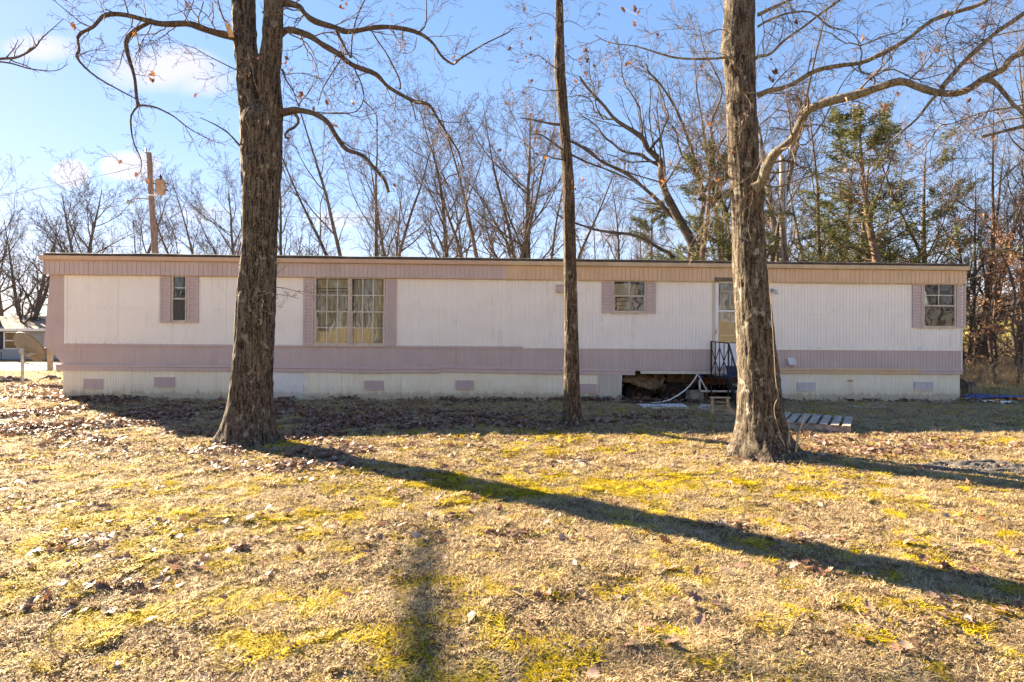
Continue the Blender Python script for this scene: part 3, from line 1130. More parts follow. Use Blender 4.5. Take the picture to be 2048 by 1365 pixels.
# upper white siding: sheets 4 ft wide, smooth to about the twin window and ribbed beyond
edges = [U(p) for p in (130, 237, 344.5, 375, 453, 540, 607)] + [wbox['w2'][0], wbox['w2'][1]]
u = U(793)
edges.append(u)
while u + 1.22 < UR - .3:
    u += 1.22
    edges.append(u)
edges += [wbox['w3'][0], wbox['w3'][1], wbox['w4'][0], wbox['w4'][1], DOOR[0] - .05, DOOR[1] + .05, UR]
edges = sorted(edges)
clean = [edges[0]]
for e in edges[1:]:
    if e - clean[-1] > .03:
        clean.append(e)
for a, b_ in zip(clean[:-1], clean[1:]):
    mid = (a + b_) / 2
    v0, v1 = V_WHITE0, V_FAS0
    skip = False
    for k_, (wa, wb, va, vt) in wbox.items():
        if wa - .01 < mid < wb + .01:
            v1 = va + .01
            if k_ == 'w2':
                skip = True
    if DOOR[0] - .05 < mid < DOOR[1] + .05 or skip or v1 - v0 < .05:
        continue
    mb = MB()
    if mid < U(610):
        mb.box(a + .0015, b_ - .0015, -.010 - .002 * random.random(), 0, v0, v1)
    else:
        ribbed(mb, a + .001, b_ - .001, v0, v1, -.013 - .002 * random.random(), 0, .0765, .022, .007)
    mb.build('siding_panel', M['white_siding'], home)

# mauve lower band
edges = [U(p) for p in (130, 163, 272, 380, 487, 591, 696, 800)]
while edges[-1] + 1.22 < UR - .3:
    edges.append(edges[-1] + 1.22)
edges += [UR]
edges = sorted(edges + [DOOR[0] - .05, DOOR[1] + .05])
for a, b_ in zip(edges[:-1], edges[1:]):
    mid = (a + b_) / 2
    if DOOR[0] - .05 < mid < DOOR[1] + .05:
        v1 = .795
        continue
    mb = MB()
    if mid < U(800):
        mb.box(a + .0015, b_ - .0015, -.010 - .002 * random.random(), 0, V_BAND0, V_WHITE0)
    else:
        ribbed(mb, a + .001, b_ - .001, V_BAND0, V_WHITE0, -.012 - .002 * random.random(), 0, .0765, .022, .006)
    mb.build('band_panel', M['mauve'], home)
# fascia: narrow grooved boards, mauve then tan
u0f = hp(85, 537, -.085)[0]
u = u0f
uf_end = hp(1933, 552, -.085)[0]
usplit = U(1012, 545)
k_ = 0
while u < uf_end - .05:
    u2 = min(u + 1.22, uf_end)
    if u < usplit < u2 - .05:
        u2 = usplit
    mb = MB()
    ribbed(mb, u + .001, u2 - .001, V_FAS0, V_GUT0 + .03, -.085 - .002 * random.random(), -.06, .1017, .009, .008)
    mb.build('fascia_panel', M['mauve'] if u2 <= usplit + .01 else M['tan'], home)
    u = u2
# fascia soffit and end returns
mb = MB().box(u0f, uf_end, -.06, .02, V_FAS0 + .004, V_FAS0 + .02)
mb.box(u0f, u0f + .02, -.058, .4, V_FAS0 + .003, V_GUT0 + .03)
mb.box(uf_end - .02, uf_end, -.058, DEPTH, V_FAS0 + .003, V_GUT0 + .03)
mb.build('soffit', M['cream'], home)

# trim strips
ua, ub = UL, U(1045)
MB().box(ua, ub, -.026, -.001, V_WHITE0 - .03, V_WHITE0 + .025).build('trim_strip', M['mauve'], home, bevel=.004)
MB().box(ub + .002, DOOR[0] - .055, -.026, -.001, V_WHITE0 - .02, V_WHITE0 + .03).build('trim_strip', M['white_siding'], home, bevel=.004)
MB().box(DOOR[1] + .055, UR, -.026, -.001, V_WHITE0 - .02, V_WHITE0 + .03).build('trim_strip', M['white_siding'], home, bevel=.004)
MB().box(UL, usplit, -.03, -.001, V_FAS0 - .012, V_FAS0 + .008).build('trim_strip', M['gutter_pink'], home, bevel=.003)
MB().box(usplit + .002, DOOR[0] - .055, -.032, -.001, V_FAS0 - .022, V_FAS0 + .014).build('trim_strip', M['cream'], home, bevel=.003)
MB().box(DOOR[1] + .055, UR, -.032, -.001, V_FAS0 - .022, V_FAS0 + .014).build('trim_strip', M['cream'], home, bevel=.003)
MB().box(UL - .002, UL + .05, -.022, -.001, V_WHITE0 + .03, V_FAS0 - .015).build('corner_trim', M['white_siding'], home)
MB().box(UR - .012, UR + .012, -.034, .03, V_LEDGE0, V_FAS0 - .002).build('corner_trim', M['white_siding'], home)

# ledge: moulded strip in lengths, sagging and mended here and there
led = [(115, 462, 0, 0, 'mauve_light'), (462, 610, .0, -.015, 'mauve_light'), (610, 750, -.01, -.03, 'mauve_light'), (750, 806, -.035, -.02, 'mauve_light'),
       (806, 882, -.02, -.02, 'mauve_light'), (880, 962, .012, -.01, 'mauve_light'), (962, 1130, -.01, -.03, 'mauve_light'), (1130, 1270, -.03, -.05, 'mauve_light')]
for a, b_, d0, d1, mt in led:
    ua, ub = U(a), U(b_)
    mb = MB()
    for y0, y1, z0, z1 in ((-.045, -.002, .655, .755), (-.062, -.0465, .735, .790)):
        mb.add([(ua, y0, z0 + d0), (ub, y0, z0 + d1), (ub, y1, z0 + d1), (ua, y1, z0 + d0), (ua, y0, z1 + d0), (ub, y0, z1 + d1), (ub, y1, z1 + d1), (ua, y1, z1 + d0)],
               [(0, 3, 2, 1), (4, 5, 6, 7), (0, 1, 5, 4), (1, 2, 6, 5), (2, 3, 7, 6), (3, 0, 4, 7)])
    mb.build('ledge_strip', M[mt], home, bevel=.006)
MB().box(U(1281), U(1478), -.04, -.002, .635, .70).build('ledge_strip', M['cream'], home, bevel=.006)
MB().box(U(1270), DOOR[0] - .06, .001, .03, .70, .795).build('band_backing', M['mauve'], home)
MB().box(DOOR[0] - .05, DOOR[1] + .05, -.018, .02, .645, .797).build('door_threshold', M['mauve'], home)
mb = MB().box(U(1555), U(1838), -.045, -.002, .655, .75).box(U(1555), U(1838), -.060, -.0465, .725, .785)
mb.build('ledge_strip', M['tan'], home, bevel=.006, label='bare tan length of ledge above the right skirting')
mb = MB().box(U(1838) + .002, UR + .02, -.045, -.002, .655, .75).box(U(1838) + .002, UR + .02, -.060, -.0465, .725, .785)
mb.build('ledge_strip', M['mauve_light'], home, bevel=.006)

# gutter and roof
for a, b_, mt in ((76, 1015, 'gutter_pink'), (1015, 1541, 'gutter_cream'), (1541, 1941, 'gutter_cream')):
    ua, ub = hp(a, 518, -.17)[0], hp(b_, 530, -.17)[0]
    MB().prism_x([(-.09, V_GUT0 + .002), (-.15, V_GUT0 + .02), (-.17, V_GUT1 - .015), (-.175, V_GUT1), (-.155, V_GUT1), (-.14, V_GUT0 + .045), (-.088, V_GUT0 + .03)], ua, ub - .002).build('gutter', M[mt], home)
mb = MB()
u0, u1 = hp(87, 508, -.1)[0], hp(1929, 530, -.1)[0]
n = 60
r_ = random.Random(4)
sag = [r_.uniform(-.008, .008) for _ in range(n + 1)]
vs, fs = [], []
for i in range(n + 1):
    uu = u0 + (u1 - u0) * i / n
    vs += [(uu, -.10, V_GUT1 - .06), (uu, -.10, V_ROOF - .012 + sag[i]), (uu, -.05, V_ROOF + sag[i]), (uu, 1.2, V_ROOF + .05), (uu, DEPTH / 2, V_ROOF + .07), (uu, DEPTH + .1, V_ROOF - .01), (uu, DEPTH + .1, V_GUT1 - .06), (uu, .2, V_GUT1 - .06)]
    if i:
        b0 = (i - 1) * 8
        fs += [(b0 + j, b0 + (j + 1) % 8, b0 + 8 + (j + 1) % 8, b0 + 8 + j) for j in range(8)]
fs += [tuple(range(8)), tuple(reversed(range(n * 8, n * 8 + 8)))]
mb.add(vs, fs)
mb.build('roof', M['roof_tar'], home)
# leaves caught behind the gutter
mb = MB()
r_ = random.Random(9)
for i in range(170):
    px_ = r_.choice([r_.uniform(1541, 1925), r_.uniform(1541, 1925), r_.uniform(430, 1540), r_.gauss(1600, 14), r_.gauss(1680, 10), r_.gauss(1760, 12)])
    uu = U(px_, 525)
    s = r_.uniform(.015, .04)
    a, b_ = r_.uniform(0, 6.28), r_.uniform(-.8, .8)
    c0 = Vector((uu, r_.uniform(-.14, -.105), V_GUT1 + r_.uniform(-.01, .03)))
    d1, d2 = Vector((math.cos(a), math.sin(a) * .5, b_ * .6)) * s, Vector((-math.sin(a) * .6, math.cos(a) * .5, .6)) * s * .6
    mb.add([c0 - d1, c0 + d2, c0 + d1, c0 - d2], [(0, 1, 2, 3)])
mb.build('gutter_leaves', M['leaf_tree'], home, kind='stuff')

# flared left end (towing end) and plain right end, back wall, floor, inner wall
u_e = lambda px, py: hp(px, py)
prof = [(UL, V_FAS0 + .004), (u_e(101, 550)[0], V_FAS0 + .004), (u_e(88, 690)[0], VV(88, 690)), (u_e(91, 695)[0], VV(91, 695)), (u_e(110, 711)[0], VV(110, 711)),
        (u_e(120, 722)[0], VV(120, 722)), (u_e(126, 741)[0], .66), (UL, .66)]
MB().prism_y(prof, -.008, DEPTH).build('end_wall', M['mauve'], home)
MB().box(UR - .0, UR + .01, .0, DEPTH, .66, V_FAS0 + .1).build('end_wall', M['white_siding'], home)
MB().box(UL, UR, DEPTH - .02, DEPTH, .66, V_GUT1 - .07).build('back_wall', M['white_siding'], home)
MB().box(UL + .01, UR - .005, .03, DEPTH - .03, .69, .80).build('floor', M['interior'], home)
MB().box(UL + .01, UR - .005, 2.2, 2.24, .802, 3.06).build('inner_wall', M['interior'], home)
for uu in (U(520), U(850), U(1180), U(1400), U(1600), U(1800)):
    MB().box(uu, uu + .04, .06, 2.19, .802, 3.06).build('inner_wall', M['interior'], home)
# wall linings between the openings, so that light does not leak through the sheets
spans = sorted([(a, b_) for a, b_, _, _ in wbox.values()] + [(DOOR[0], DOOR[1])])
cur = UL + .01
mb = MB()
for a, b_ in spans:
    mb.box(cur, a - .005, .004, .03, .80, 3.06)
    cur = b_ + .005
mb.box(cur, UR - .006, .004, .03, .80, 3.06)
for a, b_, va, vt in wbox.values():
    mb.box(a - .004, b_ + .004, .004, .03, .80, va - .005)
    mb.box(a - .004, b_ + .004, .004, .03, vt + .005, 3.06)
mb.box(DOOR[0] - .004, DOOR[1] + .004, .004, .03, DOOR[3] + .005, 3.06)
mb.build('wall_lining', M['interior'], home)

# little fasteners in rows
mb = MB()
for uu0, uu1, vv in ((UL + .1, U(600), None), (U(800), DOOR[0] - .1, None), (DOOR[1] + .1, UR - .05, None)):
    uu = uu0
    while uu < uu1:
        if not any(a - .3 < uu < b_ + .3 and va < 2.03 for a, b_, va, vt in wbox.values()):
            mb.box(uu - .005, uu + .005, -.021, -.012, 2.005, 2.015)
        mb.box(uu - .006, uu + .006, -.034, -.022, 1.24, 1.251)
        uu += random.choice([.15, .15, .15, .15, .05])
mb.build('screws', M['galv'], home, kind='stuff')


# shutters with slats
def shutter(pxa, pya, pxb, pyb):
    ua, va = hp(pxa, pyb)
    ub, vb_ = hp(pxb, pya)
    vb_ = min(vb_, V_FAS0 - .015)
    mb = MB()
    st = .045
    y0, y1 = -.042, -.0155
    mb.box(ua, ua + st, y0, y1, va, vb_).box(ub - st, ub, y0, y1, va, vb_)
    mb.box(ua + st, ub - st, y0 + .002, y1, va, va + st).box(ua + st, ub - st, y0 + .002, y1, vb_ - st, vb_)
    mb.box(ua + st, ub - st, -.022, y1, va + st, vb_ - st)
    s = mb.build('shutter', M['mauve'], home)
    n = int(round((vb_ - va - 2 * st) / .072))
    h = (vb_ - va - 2 * st) / n
    w = ub - ua - 2 * st
    me_ = MB().prism_x([(-.014, 0), (-.0, .0), (-.0, h), (-.002, h), (-.016, .012)], 0, w).mesh('slat', M['mauve'])
    for i in range(n):
        o = bpy.data.objects.new('slat', me_)
        o.location = (ua + st, -.0222, va + st + i * h)
        COL.objects.link(o)
        o.parent = s
    return s


for a in ((321, 551, 343.5, 646), (376, 552, 398.5, 646), (607, 555, 628.5, 693), (772, 556, 794, 693), (1204, 561, 1224.5, 626.5), (1291.5, 561, 1311.5, 627),
          (1823, 568, 1844, 656), (1910.5, 569, 1929.5, 656)):
    shutter(*a)


def curtain(parent, ua, ub, va, vb_, y, mat, fold=.06, amp=.018, seed=0, gather=1.0):
    r_ = np.random.default_rng(seed)
    n = 90
    xs = np.linspace(ua, ub, n)
    zs = np.linspace(va, vb_, 12)
    X, Z = np.meshgrid(xs, zs)
    ph = np.cumsum(r_.uniform(.3, 1.7, n)) * (2 * np.pi * (ub - ua) / fold / n)
    Y = y + amp * np.sin(ph)[None, :] * (.6 + .4 * (Z - va) / (vb_ - va)) + .01 * noise3(X * 7, Z * 3, 0, seed)
    V = np.stack([X, Y, Z], -1).reshape(-1, 3)
    idx = np.arange(V.shape[0]).reshape(len(zs), n)
    q = np.stack([idx[:-1, :-1], idx[:-1, 1:], idx[1:, 1:], idx[1:, :-1]], -1).reshape(-1, 4)
    o = mobj('curtain', np_mesh('curtain', V, [q], True), mat, parent=parent)
    return o


def window(box, units, cols, upper_rows, lower_rows, rail_v, frame_w=.035, name='window', lower_plain=False):
    """frame > pane, sash, muntin. units: list of (ua, ub); box is the outer rectangle"""
    ua, ub, va, vt = box
    mb = MB()
    y0, y1 = -.036, .022
    mb.box(ua, ub, y0, y1, va, va + frame_w).box(ua, ub, y0, y1, vt - frame_w * .6, vt)
    mb.box(ua, ua + frame_w, y0 + .001, y1, va + frame_w, vt - frame_w * .6).box(ub - frame_w, ub, y0 + .001, y1, va + frame_w, vt - frame_w * .6)
    for (a0, a1), (b0, b1) in zip(units[:-1], units[1:]):
        mb.box(a1, b0, y0 - .004, y1, va + frame_w + .001, vt - frame_w * .6 - .001)
    mb.box(ua - .02, ub + .02, y0 - .012, -.02, va - .022, va - .001)
    w = mb.build(name, M['frame_tan'], home)
    for (a, b_) in units:
        zb, zt = va + frame_w, vt - frame_w * .6
        s = .018
        # lower sash stands a little proud, upper sash behind it
        MB().box(a, b_, -.022, -.006, rail_v - .016, rail_v + .016).build('meeting_rail', M['frame_tan'], w)
        m2 = MB().box(a, a + s, -.020, -.008, zb, rail_v - .017).box(b_ - s, b_, -.020, -.008, zb, rail_v - .017).box(a + s, b_ - s, -.020, -.008, zb, zb + s)
        m2.build('sash', M['frame_tan'], w)
        MB().box(a + s, b_ - s, -.014, -.011, zb + s, rail_v - .016).build('pane', M['glass'], w)
        MB().box(a, b_, .002, .005, rail_v + .002, zt).build('pane', M['glass'], w)
        for j in range(1, cols):
            uu = a + (b_ - a) * j / cols
            MB().box(uu - .008, uu + .008, -.003, .001, rail_v + .017, zt).build('muntin', M['muntin'], w)
            if not lower_plain:
                MB().box(uu - .008, uu + .008, -.020, -.0155, zb + s, rail_v - .017).build('muntin', M['muntin'], w)
        for j in range(1, upper_rows):
            z = rail_v + (zt - rail_v) * j / upper_rows
            MB().box(a, b_, -.0045, .0005, z - .008, z + .008).build('muntin', M['muntin'], w)
        if not lower_plain:
            for j in range(1, lower_rows):
                z = zb + (rail_v - zb) * j / lower_rows
                MB().box(a + s, b_ - s, -.0215, -.0165, z - .008, z + .008).build('muntin', M['muntin'], w)
    return w


# narrow window: dark room behind, insect screen below
b1 = wbox['w1']
w1 = window(b1, [(b1[0] + .03, b1[1] - .03)], 1, 2, 1, VV(360, 598), .03)
m, nt, b = mat_new('insect screen')
tr = nd(nt, 'ShaderNodeBsdfTransparent')
mx = nd(nt, 'ShaderNodeMixShader')
mx.inputs[0].default_value = .62
b.inputs['Base Color'].default_value = (.10, .10, .09, 1)
b.inputs['Roughness'].default_value = .8
nt.links.new(tr.outputs[0], mx.inputs[1])
nt.links.new(b.outputs[0], mx.inputs[2])
nt.links.new(mx.outputs[0], nt.nodes['Material Output'].inputs[0])
M['screen'] = m
MB().box(b1[0] + .035, b1[1] - .035, -.026, -.0235, b1[2] + .035, VV(360, 598) - .02).build('screen', M['screen'], w1)
# twin window with curtains
b2 = wbox['w2']
um = (b2[0] + b2[1]) / 2
w2 = window(b2, [(b2[0] + .035, um - .045), (um + .045, b2[1] - .035)], 3, 2, 2, VV(700, 624), .035)
MB().box(um - .012, um + .012, -.052, -.041, b2[2] + .036, b2[3] - .03).build('mullion_bead', M['gutter_pink'], w2)
curtain(w2, b2[0] + .10, um - .10, b2[2] - .05, b2[3] - .30, .10, M['curtain'], .10, .022, 3)
curtain(w2, b2[0] + .02, b2[0] + .26, b2[2] - .05, b2[3] - .24, .14, M['curtain'], .05, .02, 6)
curtain(w2, um + .06, b2[1] - .38, b2[2] - .05, b2[3] - .02, .11, M['curtain'], .085, .024, 4)
curtain(w2, b2[1] - .40, b2[1] - .05, b2[2] - .05, b2[3] - .02, .135, M['curtain'], .05, .022, 5)
MB().box(b2[0] + .05, um - .06, .075, .095, b2[3] - .22, b2[3] - .03).build('blind', M['blind'], w2)
MB().box(b2[0] + .07, um - .08, .06, .085, b2[3] - .29, b2[3] - .245).build('blind', M['blind'], w2)
# kitchen window with bars, papers and a shelf behind
b3 = wbox['w3']
w3 = window(b3, [(b3[0] + .03, b3[1] - .03)], 2, 1, 1, VV(1258, 592.5), .03, lower_plain=True)
MB().add([(b3[0] + .05, .09, VV(1230, 590)), (b3[0] + .42, .13, VV(1255, 592)), (b3[0] + .44, .10, VV(1255, 566)), (b3[0] + .04, .08, VV(1230, 568))], [(0, 1, 2, 3)]).build('paper', M['paper'], w3)
MB().add([(b3[0] + .44, .16, VV(1255, 596)), (b3[0] + .62, .15, VV(1280, 594)), (b3[0] + .62, .15, VV(1280, 569)), (b3[0] + .44, .14, VV(1255, 567))], [(0, 1, 2, 3)]).build('paper', M['blind'], w3)
MB().add([(b3[0] + .12, .10, VV(1235, 619)), (b3[0] + .42, .11, VV(1266, 619)), (b3[0] + .42, .12, VV(1266, 594)), (b3[0] + .12, .10, VV(1235, 597))], [(0, 1, 2, 3)]).build('paper', M['paper'], w3)
MB().add([(b3[0] + .44, .17, VV(1270, 614)), (b3[0] + .66, .17, VV(1287, 612)), (b3[0] + .66, .17, VV(1287, 597)), (b3[0] + .44, .17, VV(1270, 599))], [(0, 1, 2, 3)]).build('paper', m_simple('faded red card', (.42, .16, .12), .8, .15, 6), w3)
MB().box(b3[0] + .03, b3[1] - .03, .03, .06, VV(1258, 603.5), VV(1258, 602)).build('shelf', M['interior'], w3)
MB().box(b3[0] + .03, b3[0] + .3, .03, .06, VV(1258, 612), VV(1258, 610.5)).build('shelf', M['interior'], w3)
for i in range(13):
    uu = b3[0] + .05 + i * (b3[1] - b3[0] - .1) / 12
    MB().box(uu - .002, uu + .002, -.027, -.0235, b3[2] + .035, VV(1258, 594) - .01).build('wire_bar', M['galv'], w3)
# bedroom window
b4 = wbox['w4']
w4 = window(b4, [(b4[0] + .03, b4[1] - .03)], 2, 2, 1, VV(1877, 612), .03)
curtain(w4, b4[0] - .1, b4[1] + .1, b4[2] - .1, b4[3], .12, M['curtain'], .13, .02, 14)
MB().box(b4[0] + .035, b4[1] - .035, -.026, -.0235, b4[2] + .035, VV(1877, 612) - .02).build('screen', M['glass'], w4)

# entrance: header, jambs, storm door over an inner door with divided glass
d0, d1, dz0, dz1 = DOOR
MB().box(d0 - .03, d1 + .03, -.11, -.04, V_FAS0 - .0, V_FAS0 + .085).build('door_header', m_simple('rotted dark wood', (.17, .13, .10), .95, .3, 8, stretch=(.3, 1, 2)), home)
MB().box(d0 - .055, d0 - .002, -.03, .02, V_BAND0, V_FAS0 - .003).box(d1 + .002, d1 + .055, -.03, .02, V_BAND0, V_FAS0 - .003).box(d0 - .055, d1 + .055, -.0305, .02, V_FAS0 - .028, V_FAS0 - .002).build('door_jamb', M['cream'], home)
dt = V_FAS0 - .03
mb = MB()
fw = .075
gl_top, gl_mid, gl_bot = VV(1460, 562), VV(1460, 623), VV(1460, 687)
mb.box(d0, d0 + fw, -.046, -.015, dz0, dt).box(d1 - fw, d1, -.046, -.015, dz0, dt).box(d0 + fw, d1 - fw, -.045, -.016, gl_top, dt)
mb.box(d0 + fw, d1 - fw, -.045, -.016, dz0, gl_bot).box(d0 + fw, d1 - fw, -.047, -.018, gl_mid - .02, gl_mid + .02)
sd = mb.build('storm_door', M['door_white'], home, bevel=.004)
MB().box(d0 + fw, d1 - fw, -.034, -.030, gl_bot, gl_mid - .02).build('pane', M['glass'], sd)
MB().box(d0 + fw, d1 - fw, -.030, -.026, gl_mid + .02, gl_top).build('pane', M['glass'], sd)
MB().box(d0 + fw + .02, d1 - fw - .02, -.050, -.0455, dz0 + .07, gl_bot - .10).build('kick_panel', M['door_white'], sd, bevel=.003)
MB().box(d0 + .01, d0 + .03, -.07, -.047, 1.55, 1.66).build('handle', M['galv'], sd)
idr = MB().box(d0, d1, .012, .05, dz0, dt).build('inner_door', M['inner_door'], home)
mt_ = .02
for c_ in range(4):
    uu = d0 + .13 + c_ * .225
    MB().box(uu - mt_ / 2, uu + mt_ / 2, .001, .0115, VV(1460, 685), VV(1460, 584)).build('muntin', M['muntin'], idr)
for p_ in (584, 614, 643, 671):
    v_ = VV(1460, p_)
    MB().box(d0 + .13, d0 + .13 + .675, .0005, .0112, v_ - mt_ / 2, v_ + mt_ / 2).build('muntin', M['muntin'], idr)

# fixtures on the wall
ua, va = hp(1112.5, 586)
ub, vb_ = hp(1142, 572)
MB().box(ua, ub, -.10, -.014, va, vb_).box(ua - .01, ub + .01, -.108, -.02, vb_, vb_ + .012).build('range_vent', M['mauve'], home, bevel=.006)
ua, va = hp(1573, 730)
ub, vb_ = hp(1588, 716)
MB().prism_x([(-.014, vb_), (-.06, vb_ - .02), (-.12, va), (-.014, va)], ua, ub).build('dryer_hood', M['vent_white'], home)
ua, va = hp(1543, 583)
mb = MB().lathe([(.045, -.015), (.045, -.03), (.02, -.045)], 16, 'y', (ua, 0, va + .02))
mb.tube([(ua, -.045, va + .02), (ua, -.09, va + .03), (ua + .03, -.12, va - .0)], .012, 8)
pl = mb.build('porch_light', M['galv'], home)
mb = MB().lathe([(.018, .03), (.04, .01), (.045, -.05), (.02, -.08)], 14, 'z', (ua + .045, -.13, va))
mb.build('lamp_glass', m_simple('frosted glass', (.6, .6, .55), .3, .05, 5), pl)

# skirting: corrugated sheets, each its own piece
rs = hp(1699, 762)
M['skirt_rust'] = m_siding('cream skirting with rust stain', (.90, .85, .68), (.80, .70, .48), .45, low=(.36, .28, .15), rust=(rs[0], rs[1], .26, .07))
sk = [(127, 262, 'skirt'), (262, 420, 'skirt'), (420, 458, 'skirt'), (458, 520, 'skirt'), (520, 610, 'skirt_pale'), (610, 636, 'skirt'), (636, 681, 'skirt'), (681, 800, 'skirt'), (800, 905, 'skirt'),
      (905, 1041, 'skirt'), (1041, 1130, 'skirt'), (1130, 1197, 'skirt'), (1558, 1570, 'skirt_pale'), (1570, 1652, 'skirt'), (1652, 1760, 'skirt_rust'), (1760, 1918.5, 'skirt')]
r_ = random.Random(21)
for a, b_, mt in sk:
    ua, ub = U(a, 775), U(b_, 775)
    mb = MB()
    off = r_.uniform(-.012, .006)
    lean = r_.uniform(-.01, .01)
    ribbed(mb, ua + .001, ub + .012, -.04 + r_.uniform(-.02, .02), V_LEDGE0 + .03, -.004 + off, .008 + off, .057, .016, -.008 if r_.random() < .5 else .008, v0b=-.04 + r_.uniform(-.02, .02))
    o = mb.build('skirt_panel', M[mt], home)
    o.rotation_euler = (lean, 0, 0)
# the loose pale sheet hanging beside the opening
mb = ribbed(MB(), 0, .53, -.72, .0, -.004, .006, .057, .014, .008)
o = mb.build('skirt_panel', M['skirt_pale'], home, label='loose pale sheet beside the opening')
o.location = (U(1197, 775), -.035, V_LEDGE0 + .01)
o.rotation_euler = (.03, .018, 0)
# skirting at the left end, right end and back (plain)
MB().box(UL + .0, UL + .012, .02, DEPTH - .1, -.05, .66).build('skirt_panel', M['skirt'], home)
MB().box(UR - .06, UR - .048, .02, DEPTH - .1, -.05, .66).build('skirt_panel', M['skirt'], home)
MB().box(UL + .01, UR - .06, DEPTH - .1, DEPTH - .088, -.05, .66).build('skirt_panel', M['skirt'], home)
# dark hole at the foot of the right skirting, its darkness drawn as a black block
ua, va = hp(1695, 807)
ub, vb_ = hp(1706, 798)
MB().box(ua, ub, -.05, -.02, va, vb_).build('dark_hole_block', M['rubber'], home)


def skirt_vent(px0, py0, px1, py1, mat):
    ua, va = hp(px0, py1)
    ub, vb_ = hp(px1, py0)
    mb = MB().box(ua, ub, -.030, -.012, va, vb_)
    mb.box(ua, ub, -.036, -.0305, vb_ - .018, vb_).box(ua, ub, -.036, -.0305, va, va + .018)
    mb.box(ua, ua + .02, -.036, -.0305, va + .018, vb_ - .018).box(ub - .02, ub, -.036, -.0305, va + .018, vb_ - .018)
    for j in (1, 2):
        uu = ua + (ub - ua) * j / 3
        mb.box(uu - .006, uu + .006, -.036, -.0305, va + .018, vb_ - .018)
    v = mb.build('skirt_vent', mat, home)
    z = va + .03
    mb = MB()
    while z < vb_ - .025:
        mb.box(ua + .022, ub - .022, -.0345, -.0305, z, z + .008)
        z += .017
    mb.build('louvre', mat, v, kind='stuff')


for a in ((169, 758, 207.5, 778.5), (310, 754.5, 350, 774), (729, 761.5, 767, 780), (911, 761, 948, 779), (1155, 768, 1192, 786)):
    skirt_vent(*a, M['mauve_light'])
for a in ((1594, 765, 1629, 782), (1828, 764, 1864, 781)):
    skirt_vent(*a, M['vent_white'])

# under the floor: beams, wheels, torn belly board
MB().box(UL + .3, UR - .3, .62, .70, .38, .66).box(UL + .3, UR - .3, .58, .74, .36, .38).build('chassis_beam', M['rust'], home)
MB().box(UL + .3, UR - .3, 3.2, 3.28, .38, .66).build('chassis_beam', M['rust'], home)
for p_ in (1250, 1310, 1365, 1420, 1475, 1530):
    MB().box(U(p_), U(p_) + .06, .03, 3.2, .55, .665).build('joist', M['plywood'], home)
mb = MB()
for px_ in (1276, 1345):
    ua, va = hp(px_, 789, .5)
    w_ = MB().lathe([(.16, .40), (.30, .40), (.335, .43), (.335, .58), (.30, .61), (.16, .61)], 28, 'y', (ua, 0, va)).build('wheel', M['rubber'], home, smooth=False)
    MB().lathe([(.01, .375), (.05, .375), (.055, .40), (.13, .405), (.165, .385), (.17, .40), (.165, .5)], 24, 'y', (ua, 0, va)).build('rim', M['rust'], w_)
MB().box(U(1270), U(1352), .60, .66, .14, .2).build('axle_hanger', M['rust'], home)
# belly board: sagging torn sheet
r_ = np.random.default_rng(5)
n, k2 = 40, 8
top = [hp(1243, 746, .12), hp(1330, 746, .12)]
V = []
for i in range(n):
    t = i / (n - 1)
    px_ = 1243 + 88 * t
    low = np.interp(px_, [1243, 1262, 1290, 1312, 1322, 1331], [764, 768, 778, 781, 776, 758]) + (r_.uniform(-2.5, 2.5) if t > .35 else r_.uniform(-.6, .6))
    for j in range(k2):
        s_ = j / (k2 - 1)
        u_, v_ = hp(px_, 746 + (low - 746) * s_, .12)
        V.append((u_, .12 + .30 * (1 - s_) ** 1.3 - .06 * math.sin(s_ * 3) + .05 * float(noise3(t * 9, s_ * 4, 0, 3)), v_))
idx = np.arange(n * k2).reshape(n, k2)
q = np.stack([idx[:-1, :-1], idx[1:, :-1], idx[1:, 1:], idx[:-1, 1:]], -1).reshape(-1, 4)
o = mobj('belly_board', np_mesh('belly_board', V, [q], True), M['insul'], parent=home)
sol = o.modifiers.new('thick', 'SOLIDIFY')
sol.thickness = .018
ua, va = hp(1334, 765, .35)
ub, vb_ = hp(1398, 751, .35)
MB().box(ua, ub, .33, .36, va, vb_ + .05).build('belly_board', M['plywood'], home)
mb = MB()
for i in range(14):
    p0 = Vector((*hp(1318 + random.uniform(-8, 12), 768, .1), 0))
    p0 = Vector((p0.x, .1, p0.y))
    mb.tube([p0, p0 + Vector((random.uniform(-.03, .05), 0, -.06)), p0 + Vector((random.uniform(-.05, .08), .02, -random.uniform(.09, .2)))], .006, 4)
mb.build('torn_shreds', M['insul'], home, kind='stuff')
# plastic drain pipes under the door
def hpt(px_, py_, off):
    u_, v_ = hp(px_, py_, off)
    return (u_, off, v_)


mb = MB().tube([hpt(1395, 748, -.02), hpt(1405, 765, -.02), hpt(1413, 780, -.02)], .016, 8)
mb.tube([hpt(1402, 758, .0), hpt(1399, 762, .0), hpt(1399.5, 779, .0), hpt(1402, 782.5, .0), hpt(1410, 783, .0), hpt(1535, 783, .04)], .024, 10)
mb.build('drain_pipe', M['pvc'], home, smooth=False)
MB().tube([hpt(1401, 751, .01), hpt(1402, 757, .0)], .03, 10).build('pipe_coupling', M['blue'], home)
# concrete block piers
for px_ in (1330, 1500, 1545):
    ua, _ = hp(px_, 790, .6)
    for lv in range(3):
        MB().box(ua, ua + .19, .50, .88, -.06 + lv * .195, .13 + lv * .195).build('pier_block', M['concrete'], home)

# ------------------------------------------------------------------ things round the entrance (home frame -> world)
def HWp(u_, y_, v_):
    return HM @ Vector((u_, y_, v_))


def on_home(name, **kw):
    e = empty(name, **kw)
    e.matrix_world = HM
    return e


